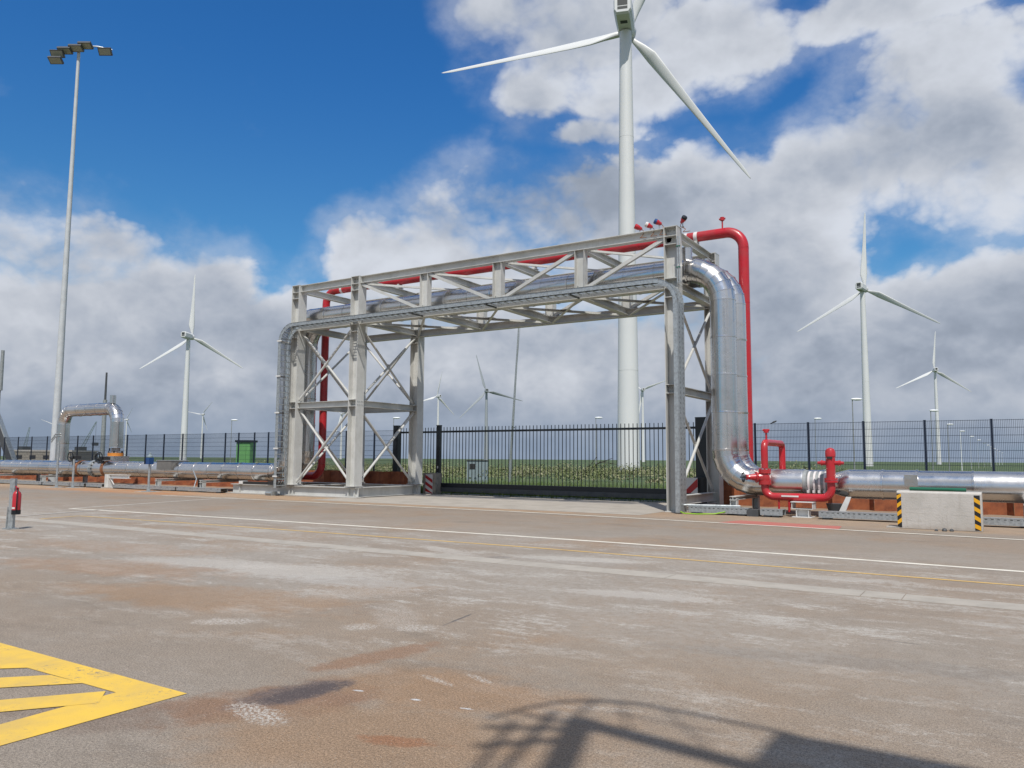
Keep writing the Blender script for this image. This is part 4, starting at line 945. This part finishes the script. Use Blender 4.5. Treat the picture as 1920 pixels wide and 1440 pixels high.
def chevron(x, y, wd, hh, lab, z0=0., flip=1, bodyw=.5, bodyh=None):
    t = thing('gate_barrier', lab, 'barrier', (x,y,0), 'barriers with red and white striped boards')
    bh = bodyh or hh+.06
    mk('body', MB().box((x-bodyw/2,y+.01,0),(x+bodyw/2,y+.5,bh)), 'concrete_old', t)
    mk('board', MB().box((x-wd/2,y-.012,z0+.02),(x+wd/2,y+.008,z0+hh)), 'whitef', t)
    n = 3; st = hh/n
    for i in range(n):
        za = z0+.02+st*i; s_ = .35*wd*flip
        c = lambda v_: min(max(v_, z0+.02), z0+hh)
        mk('red_stripe', MB().poly([(x-wd/2,y-.015,c(za+s_*.8+.0)),(x+wd/2,y-.015,c(za-s_*.8)),(x+wd/2,y-.015,c(za-s_*.8+st*.5)),(x-wd/2,y-.015,c(za+s_*.8+st*.5))]), 'redf', t)
chevron(-23.15,29.5,.42,.92,'concrete gate barrier with red and white board left of the gate', flip=1, bodyw=.75)
t = thing('gate_barrier', 'red and white board on a dark drum behind the right gantry column', 'barrier', (-10.1,29.0,0), 'barriers with red and white striped boards')
mk('board', MB().box((-10.75,28.98,.42),(-10.02,29.0,1.0)), 'whitef', t)
mk('red_stripe', MB().poly([(-10.75,28.976,.72),(-10.5,28.976,1.0),(-10.75,28.976,1.0)]).poly([(-10.75,28.976,.42),(-10.6,28.976,.42),(-10.02,28.976,.98),(-10.02,28.976,.70),(-10.3,28.976,.42)][:2]+[(-10.02,28.976,.98),(-10.02,28.976,.66),(-10.3,28.976,.42)]).poly([(-10.75,28.976,.42),(-10.45,28.976,.42),(-10.75,28.976,.62)]), 'redf', t)
mk('drum', MB().cyl((-9.95,29.45,0),(-9.95,29.45,1.02), .34, n=20), 'dark', t, 'auto')

# ------------------------------------------------------------------ floodlight mast
FLx, FLy = -53.0, 28.0
FM = thing('floodlight_mast', 'tall tapering grey mast with six floodlights at its top', 'floodlight mast', (FLx,FLy,0))
FH = 29.4
for a, b, ra, rb in ((0,10,.29,.225),(10,20,.215,.155),(20,FH,.148,.11)):
    mk('pole_section', MB().cyl((FLx,FLy,a),(FLx,FLy,b), ra*.92, rb*.9, 16), 'galv_pale', FM, 'auto')
bd = V((.846,.533,0)); bf = V((.533,-.846,0)); top = V((FLx,FLy,FH))
cr = [top+bd*s_*1+Z_*zz+bf*ff for s_, zz, ff in ((-1.5,-.45,.2),(-.9,-.15,.1),(0,.05,0),(.8,.32,0),(1.25,.35,-.1),(2.1,.25,-.35))]
mk('crossarm', MB().tube(cr, .05, 8), 'galv', FM, 'auto')
for k, (s_, zz, ff, tl) in enumerate(((-1.25,-.95,.5,.5),(-1.25,-.42,.35,.15),(-.75,-.18,.35,.6),(-.0,.0,.35,.6),(.6,.22,.3,.6),(1.75,.0,-.1,.15))):
    c = top+bd*s_+Z_*zz+bf*ff
    nrm = (bf*math.cos(tl+.5)-Z_*math.sin(tl+.5)).normalized(); u = bd; v_ = nrm.cross(u).normalized()
    hw, hh2, dp = .44, .26, .08
    fl = mk('floodlight', MB().hexa([c-u*hw-v_*hh2-nrm*dp, c+u*hw-v_*hh2-nrm*dp, c+u*hw+v_*hh2-nrm*dp, c-u*hw+v_*hh2-nrm*dp, c-u*hw-v_*hh2+nrm*dp, c+u*hw-v_*hh2+nrm*dp, c+u*hw+v_*hh2+nrm*dp, c-u*hw+v_*hh2+nrm*dp]), 'dgrey', FM)
    e = .05; c2 = c+nrm*(dp+.004)
    mk('lamp_glass', MB().poly([c2-u*(hw-e)-v_*(hh2-e), c2+u*(hw-e)-v_*(hh2-e), c2+u*(hw-e)+v_*(hh2-e), c2-u*(hw-e)+v_*(hh2-e)]), 'lens', fl)
    mk('bracket', MB().bar(c-nrm*dp, top+bd*s_*.9+Z_*(zz+.12), .05, .05, (1,0,0)), 'galv', fl)

# ------------------------------------------------------------------ wind turbines
def turbine(base, hub, axis_deg, th, Rr, lab, m='turb', seg=24):
    cf = .40 if Rr == 33 and hub[2] > 72 else .54
    base = V((*base,-.08)); hub = V(hub); ax = V((math.cos(R(axis_deg)), math.sin(R(axis_deg)), 0)); sc_ = Rr/32.
    t = thing('wind_turbine', lab, 'wind turbine', tuple(base), 'white three bladed wind turbines')
    Ht = hub.z-1.7*sc_
    for a, b in ((0,.22),(.22,.48),(.48,.75),(.75,1)):
        za, zb_ = base.z+(Ht-base.z)*a, base.z+(Ht-base.z)*b
        r_ = lambda k: (1.72-.78*k)*sc_
        mk('tower_section', MB().cyl((base.x,base.y,za),(base.x,base.y,zb_-.04), r_(a), r_(b), seg), m, t, 'auto')
        mk('tower_flange', MB().cyl((base.x,base.y,zb_-.06),(base.x,base.y,zb_-.0), r_(b)*1.012, r_(b)*1.012, seg), m, t, 'auto')
    top = V((base.x,base.y,hub.z)); sd = V((-ax.y,ax.x,0))
    w1, h1 = 1.4*sc_, 1.45*sc_
    def sec(dst, ww, hl, hu):
        c = top+ax*dst; return [c+sd*ww*a+Z_*b for a, b in ((-.72,-hl),(.72,-hl),(1,-hl*.55),(1,hu*.6),(.6,hu),(-.6,hu),(-1,hu*.6),(-1,-hl*.55))]
    nc = MB(); nc.rings([sec(-5.0*sc_, w1*.86, h1*.75, h1*1.05), sec(-4.7*sc_, w1*.98, h1*.95, h1*1.15), sec(-2*sc_, w1, h1*1.05, h1*1.1), sec(1.4*sc_, w1*.95, h1*1.0, h1), sec(2.2*sc_, w1*.7, h1*.7, h1*.75)])
    nac = mk('nacelle', nc, m, t)
    c = top-ax*5.02*sc_
    for zz, hh in ((.55,.62),(-.45,.22)):
        mk('grille', MB().poly([c+sd*w1*.55*a+Z_*(zz+hh*b)*sc_ for a, b in ((-1,-1),(1,-1),(1,1),(-1,1))]), 'grille', nac)
    c = top-ax*2.6*sc_-Z_*h1*1.04
    mk('hatch', MB().poly([c+sd*.55*sc_*a+ax*.5*sc_*b for a, b in ((-1,-1),(1,-1),(1,1),(-1,1))]), 'grille', nac)
    hc = top+ax*3.3*sc_
    mk('hub', MB().lathe(hc-ax*1.2*sc_, ax, [(0,1.25*sc_),(.9*sc_,1.5*sc_),(1.9*sc_,1.3*sc_),(2.7*sc_,.7*sc_),(3.0*sc_,.05)], 16), m, t, 'auto')
    for k in range(3):
        a = R(th+120*k); rd = sd*math.cos(a)+Z_*math.sin(a); tg = -sd*math.sin(a)+Z_*math.cos(a)
        b = MB(); rs = []
        for s_, ch, tk, tw, off in ((.02,.028,.028,30,0),(.06,.03,.03,30,0),(.12,.056,.026,30,-.008),(.19,.080,.020,26,-.014),(.30,.066,.0135,18,-.011),(.45,.050,.009,12,-.008),(.62,.037,.006,8,-.005),(.80,.026,.004,5,-.002),(.94,.019,.0025,0,0),(.99,.009,.0015,0,.002),(1.0,.002,.0008,0,.003)):
            cc = hc+rd*Rr*s_; tt = R(tw+10); e1 = tg*math.cos(tt)+ax*math.sin(tt); e2 = -tg*math.sin(tt)+ax*math.cos(tt)
            rs.append([cc+e1*Rr*(ch*cf*math.cos(q_)+off)+e2*Rr*tk/2*math.sin(q_)*(1+.35*math.cos(q_)) for q_ in [2*math.pi*i/12 for i in range(12)]])
        b.rings(rs); mk('blade', b, m, t, True)
    return t
turbine((-50.5,114.3),(-50.3,114.4,73.2),108.7,114,33,'huge white wind turbine towering behind the gantry, cut by the top edge')
turbine((-45.3,321.1),(-45.8,321,67.3),83.1,92,30,'white wind turbine with one blade straight up, right of the red pipe')
turbine((-43.8,635),(-44.1,634.9,66.9),106.5,94,28.5,'smaller white wind turbine above the fence at the far right')
turbine((-376.5,266.7),(-377,265.9,67.2),114.8,90,35,'white wind turbine left of the gantry, above the green cabinet fence')
turbine((-1063,784.6),(-1062,785.7,68),171,8,27,'tiny white wind turbine between the left turbine and the gantry')
turbine((-1347,836),(-1347.2,836,68),183.2,0,26,'tiny white wind turbine right behind the upside down pipe loop')
turbine((-516.1,671.2),(-514.5,672.4,68.2),154.9,102,29,'small white wind turbine just right of the left gantry tower')
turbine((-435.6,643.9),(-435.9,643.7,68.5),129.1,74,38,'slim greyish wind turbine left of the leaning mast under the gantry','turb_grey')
turbine((-293.9,698.6),(-293.8,698.6,68),125.3,38,30,'small white wind turbine half hidden by the huge turbine tower')
turbine((-880,900),(-880,900,70),150,45,33,'distant wind turbine hidden by the left gantry column, one blade tip showing')
turbine((-1560,830),(-1560,830,60),175,20,34,'distant wind turbine hidden by the pipe loop, one blade showing beside its leg')

# ------------------------------------------------------------------ street lamps, masts
def street_lamp(x, y, lab, H_=8.0):
    t = thing('street_lamp', lab, 'street lamp', (x,y,-.08), 'street lamps beyond the fence')
    mk('pole', MB().cyl((x,y,-.08),(x,y,H_), .075, .05, 8), 'lamp' if y > 180 else 'galv_dull', t, 'auto')
    u = V((.846,.533,0)); c = V((x,y,H_))+u*.4
    q = MB(); rs = []
    for s_, a, b in ((-.55,.05,.03),(-.42,.2,.10),(0,.25,.14),(.42,.22,.12),(.65,.05,.03)):
        cc = c+u*s_; rs.append([cc+V((-u.y,u.x,0))*a*math.cos(w_)+Z_*b*math.sin(w_) for w_ in [2*math.pi*i/8 for i in range(8)]])
    q.rings(rs); mk('lamp_head', q, 'lamp', t, True); return t
LP = [(-8.3,110.6),(-9.0,152.5),(-8.8,187.2),(-8.6,227.5),(-8.2,264.3),(-7.9,305.6),(-7.7,342.4),(-7.5,384.9),(-7.1,428.9),(-6.9,486.1),(-6.4,541.5),(-5.7,617.6)]
ordn = ['nearest','second','third','fourth','fifth','sixth','seventh','eighth','ninth','tenth','eleventh','farthest']
for k, (x, y) in enumerate(LP): street_lamp(x, y, '%s lamp of the row receding behind the right fence' % ordn[k])
for x, y, l in ((-13.6,87,'street lamp just left of the right hand turbine tower'),(-24.7,124.2,'lone street lamp head peeping over the fence right of the red pipe'),(-112.5,88.8,'street lamp standing behind the green cabinet at the left'),(-82.1,95.4,'street lamp seen behind the left gantry tower braces'),(-53.1,108.1,'street lamp seen through the gate bars left of the huge turbine'),(-25.2,68,'street lamp between the right gantry column and its brace')):
    street_lamp(x, y, l)
t = thing('lattice_mast', 'thin leaning pale mast beyond the gate under the gantry', 'mast', (-32.46,51.21,-.08))
mk('pole', MB().cyl((-32.46,51.2,-.08),(-31.3,50.6,12.2), .12, .05, 10), 'galv', t, 'auto'); mk('stay_wire', MB().cyl((-32.36,51.2,3.0),(-31.15,50.6,12.2), .015, n=5), 'galv', t)
mk('junction', MB().box((-32.2,51.0,4.0),(-32.0,51.2,4.1)), 'dgrey', t)
t = thing('antenna_mast', 'dark stepped antenna mast behind the pipe loop', 'mast', (-77.9,45.9,-.08))
mk('lower_tube', MB().cyl((-77.9,45.9,-.08),(-77.9,45.9,7.4), .24, .19, 12), 'galv_dull', t, 'auto'); mk('upper_tube', MB().cyl((-77.9,45.9,7.4),(-77.9,45.9,10.2), .11, .09, 10), 'dgrey', t, 'auto')
t = thing('steel_mast', 'grey steel mast cut by the left edge of the view', 'mast', (-97.5,45.5,-.08))
mk('shaft', MB().cyl((-97.45,45.0,9.1),(-97.45,45.0,13.7), .22, .18, 10), 'galv_dull', t, 'auto'); mk('shaft', MB().cyl((-97.45,45.0,-.08),(-97.45,45.0,9.1), .07, .07, 8), 'galv_dull', t, 'auto')
# ------------------------------------------------------------------ cabinets
t = thing('green_cabinet', 'green metal cabinet with dark roof behind the left fence', 'cabinet', (-49.4,40.2,-.08))
q = MB(); ux, uy = V((.93,.37,0)), V((-.37,.93,0)); C0 = V((-49.9,39.9,.2))
def obox(c, a, b, la, lb, z0, z1): 
    p = [c, c+a*la, c+a*la+b*lb, c+b*lb]; return MB().hexa([v_+Z_*z0 for v_ in p]+[v_+Z_*z1 for v_ in p])
mk('body', obox(C0, ux, uy, 1.12, .9, .0, 2.6), 'green', t)
mk('door', obox(C0-uy*.03+ux*.04, ux, uy, .76, .028, .06, 2.38), 'green', t)
mk('side_door', obox(C0-uy*.03+ux*.83, ux, uy, .25, .028, .06, 2.38), 'green', t)
mk('roof', obox(C0-uy*.1-ux*.08, ux, uy, 1.28, 1.1, 2.6, 2.76), 'black', t)
mk('handle', obox(C0-uy*.06+ux*.03, ux, uy, .06, .03, .5, .9), 'dark', t)
mk('base', obox(C0+ux*.05+uy*.05, ux, uy, 1.0, .8, -.28, 0), 'concrete_old', t)
t = thing('grey_cabinet', 'pale grey street cabinet with dark window behind the gate bars', 'cabinet', (-32.8,47.2,-.08))
C0 = V((-33.35,46.85,-.08))
mk('body', obox(C0, Rt, V((-Rt.y,Rt.x,0)), 1.5, .9, 0, 1.6), 'greycab', t)
mk('door', obox(C0+V((Rt.y,-Rt.x,0))*.02+Rt*.1, Rt, V((-Rt.y,Rt.x,0)), .6, .018, .1, 1.5), 'greycab', t)
mk('window', obox(C0+V((Rt.y,-Rt.x,0))*.04+Rt*.2, Rt, V((-Rt.y,Rt.x,0)), .4, .018, 1.0, 1.38), 'dark', t)
mk('roof', obox(C0-Rt*.05+V((Rt.y,-Rt.x,0))*.05, Rt, V((-Rt.y,Rt.x,0)), 1.6, 1.0, 1.6, 1.66), 'dgrey', t)
# ------------------------------------------------------------------ far left: building, cranes, conveyor
t = thing('quay_building', 'low sand coloured concrete building behind the far left fence', 'building', (-157,79,-.08))
mk('wall', obox(V((-160.5,76.8,-.08)), V((.886,.46,0)), V((-.46,.886,0)), 12, 8, 0, 2.6), 'concrete_old', t)
mk('roof', obox(V((-160.8,76.5,-.08)), V((.886,.46,0)), V((-.46,.886,0)), 12.6, 8.4, 2.6, 2.9), 'concrete', t)
for k in range(4): mk('window', obox(V((-160.5,76.8,-.08))+V((.886,.46,0))*(1+2.7*k)+V((.46,-.886,0))*.04, V((.886,.46,0)), V((-.46,.886,0)), 1.2, .03, 1.2, 1.9), 'dark', t)
single('stone_wall', obox(V((-240,108,-.08)), V((.97,-.22,0)), V((.22,.97,0)), 100, 3, 0, .7), 'concrete_old', 'long pale low stone wall beyond the left fence', 'wall')
def crane(x, y, hh, lean, lab, jib):
    t = thing('harbour_crane', lab, 'crane', (x,y,-.08), 'small harbour cranes on the left horizon')
    u = Rt
    b = V((x,y,0))
    mk('undercarriage', MB().box((x-3,y-2,0),(x+3,y+2,3.2)), 'dgrey', t)
    mk('cab', MB().box((x-1.5,y-2,3.2),(x+2.5,y+2,6.5)), 'dgrey', t)
    q = MB(); p0 = b+Z_*4; p1 = b+u*lean+Z_*hh; n_ = 9; off = [V((u.x,u.y,0))*.8, V((u.x,u.y,0))*-.8]
    for o_ in off: q.cyl(p0+o_, p1+o_*.3, .22, .15, 6)
    for i in range(n_):
        a = p0+(p1-p0)*(i/n_); c_ = p0+(p1-p0)*((i+1)/n_); q.cyl(a+off[i % 2]*(1-.7*i/n_), c_+off[(i+1) % 2]*(1-.7*(i+1)/n_), .10, n=5)
    mk('jib', q, 'greycab', t)
    if jib: mk('hook_line', MB().cyl(p1, p1-Z_*(hh*.55), .07, n=5).box(p1-Z_*(hh*.55+1.6)-V((1.1,1.1,0)), p1-Z_*hh*.55+V((1.1,1.1,0))), 'dgrey', t)
crane(-422.5,208,16.3,2.2,'pale lattice crane, leftmost on the horizon behind the fence',False)
crane(-399,223.4,19.3,7.5,'grey crane with raised slanting jib left of the antenna mast',True)
t = thing('conveyor', 'dark sloping conveyor bridge cut by the left edge of the view', 'conveyor', (-66.6,31.6,-.08))
a, b = V((-67.6,30.9,4.9)), V((-65.9,32.1,-.05))
mk('belt_girder', MB().bar(a, b, .5, .42), 'dgrey', t); mk('edge_rail', MB().bar(a+V((.15,.1,.26)), b+V((.15,.1,.26)), .56, .08), 'galv', t)
for k in (.3,.55,.8):
    p = a+(b-a)*k; mk('strut', MB().cyl((p.x-.3,p.y+.2,-.08),(p.x,p.y,p.z-.2), .05, n=6), 'dgrey', t)
t = thing('bird', 'small dark bird perched on the mesh fence right of the red pipe', 'bird', (-7.9,30.5,3.08))
mk('body', MB().rings([MB().ring(V((-7.55,30.46,3.10))+V((.07,.04,.035))*s_, (.07,.04,.035), r_*.8, 8) for s_, r_ in ((-1.1,.008),(-.4,.03),(.2,.045),(.8,.035),(1.2,.03),(1.5,.012))]), 'dark', t, True)
mk('tail', MB().box((-7.66,30.42,3.05),(-7.6,30.45,3.07)), 'dark', t)
# dead branches in front of the big turbine
t = thing('dead_branch', 'bare dark fallen branch among the scrub left of the turbine foot', 'branch', (-36.5,72,-.08))
for k in range(6):
    mk('twig', MB().tube([(-37.2+k*.1,72,-.08),(-36.6+k*.35,72+random.uniform(-.3,.3),.7+.15*k),(-35.8+k*.55,72,1.4+random.uniform(-.2,.7))], .028, 5), 'bark', t)

# ------------------------------------------------------------------ gangway behind the camera, whose shadow lies in the foreground
GW = thing('gangway', 'steel gangway platform with railing whose shadow lies on the asphalt at bottom right', 'gangway', (5,-3,0))
hg = 10.5; ox, oy = .346*hg, -.549*hg
def sh(x, y, z=0.): return V((x+.346*(hg+z), y-.549*(hg+z), hg+z))
P = sh(-1.3,5.12)
mk('deck', MB().box((P.x,P.y-2.9,hg-.12),(P.x+11,P.y,hg)), 'dgrey', GW)
a, b = sh(-2.45,4.62), sh(-1.2,4.45); mk('side_beam', MB().bar(a, b, .13, .1), 'dgrey', GW)
a, b = sh(-2.40,4.66), sh(-1.95,3.3); mk('end_beam', MB().bar(a, b, .18, .12), 'dgrey', GW)
mk('hand_rail', MB().tube([sh(-2.9,4.35),sh(-2.82,4.65),sh(-2.70,4.9),sh(-2.5,5.08),sh(-2.2,5.17),sh(-1.8,5.16),sh(-1.2,5.12)], .024, 8), 'dgrey', GW)
for p_, q_, r_ in (((-2.35,5.14),(-2.05,4.62),.014),((-2.05,5.17),(-1.55,4.6),.012),((-2.5,5.05),(-2.45,4.6),.02),((-2.80,4.55),(-2.4,4.55),.022),
                   ((-2.85,4.2),(-2.4,4.45),.03),((-2.7,3.9),(-2.3,4.3),.035),((-2.75,4.4),(-2.45,3.5),.03),((-2.62,4.7),(-2.35,3.6),.035),((-2.3,4.9),(-1.6,4.9),.010)):
    mk('lattice_bar', MB().tube([sh(*p_), sh(*q_)], r_, 6), 'dgrey', GW)
for x, y in ((P.x+5,P.y-2.6),(P.x+10,P.y-2.6),(P.x+10,P.y-.3)):
    mk('pillar', MB().box((x-.12,y-.12,0),(x+.12,y+.12,hg-.12)), 'dgrey', GW)
mk('girder', MB().ibeam((P.x-.0,P.y-1.4,hg-.3),(P.x+10.9,P.y-1.4,hg-.3), .34, .2), 'dgrey', GW)
# overall reflectance of the painted, mineral and plant surfaces
for m in bpy.data.materials:
    if not m.use_nodes: continue
    bs = m.node_tree.nodes.get('Principled BSDF')
    if bs is None or bs.inputs['Metallic'].default_value > .5: continue
    s_ = bs.inputs['Base Color']; k = .87
    if s_.is_linked:
        src = s_.links[0].from_socket; x = m.node_tree.nodes.new('ShaderNodeVectorMath'); x.operation = 'SCALE'; x.inputs[3].default_value = k
        m.node_tree.links.new(src, x.inputs[0]); m.node_tree.links.new(x.outputs[0], s_)
    else:
        c = s_.default_value; s_.default_value = (c[0]*k, c[1]*k, c[2]*k, 1)
for o in bpy.data.objects:
    if 'w' in o: del o['w']
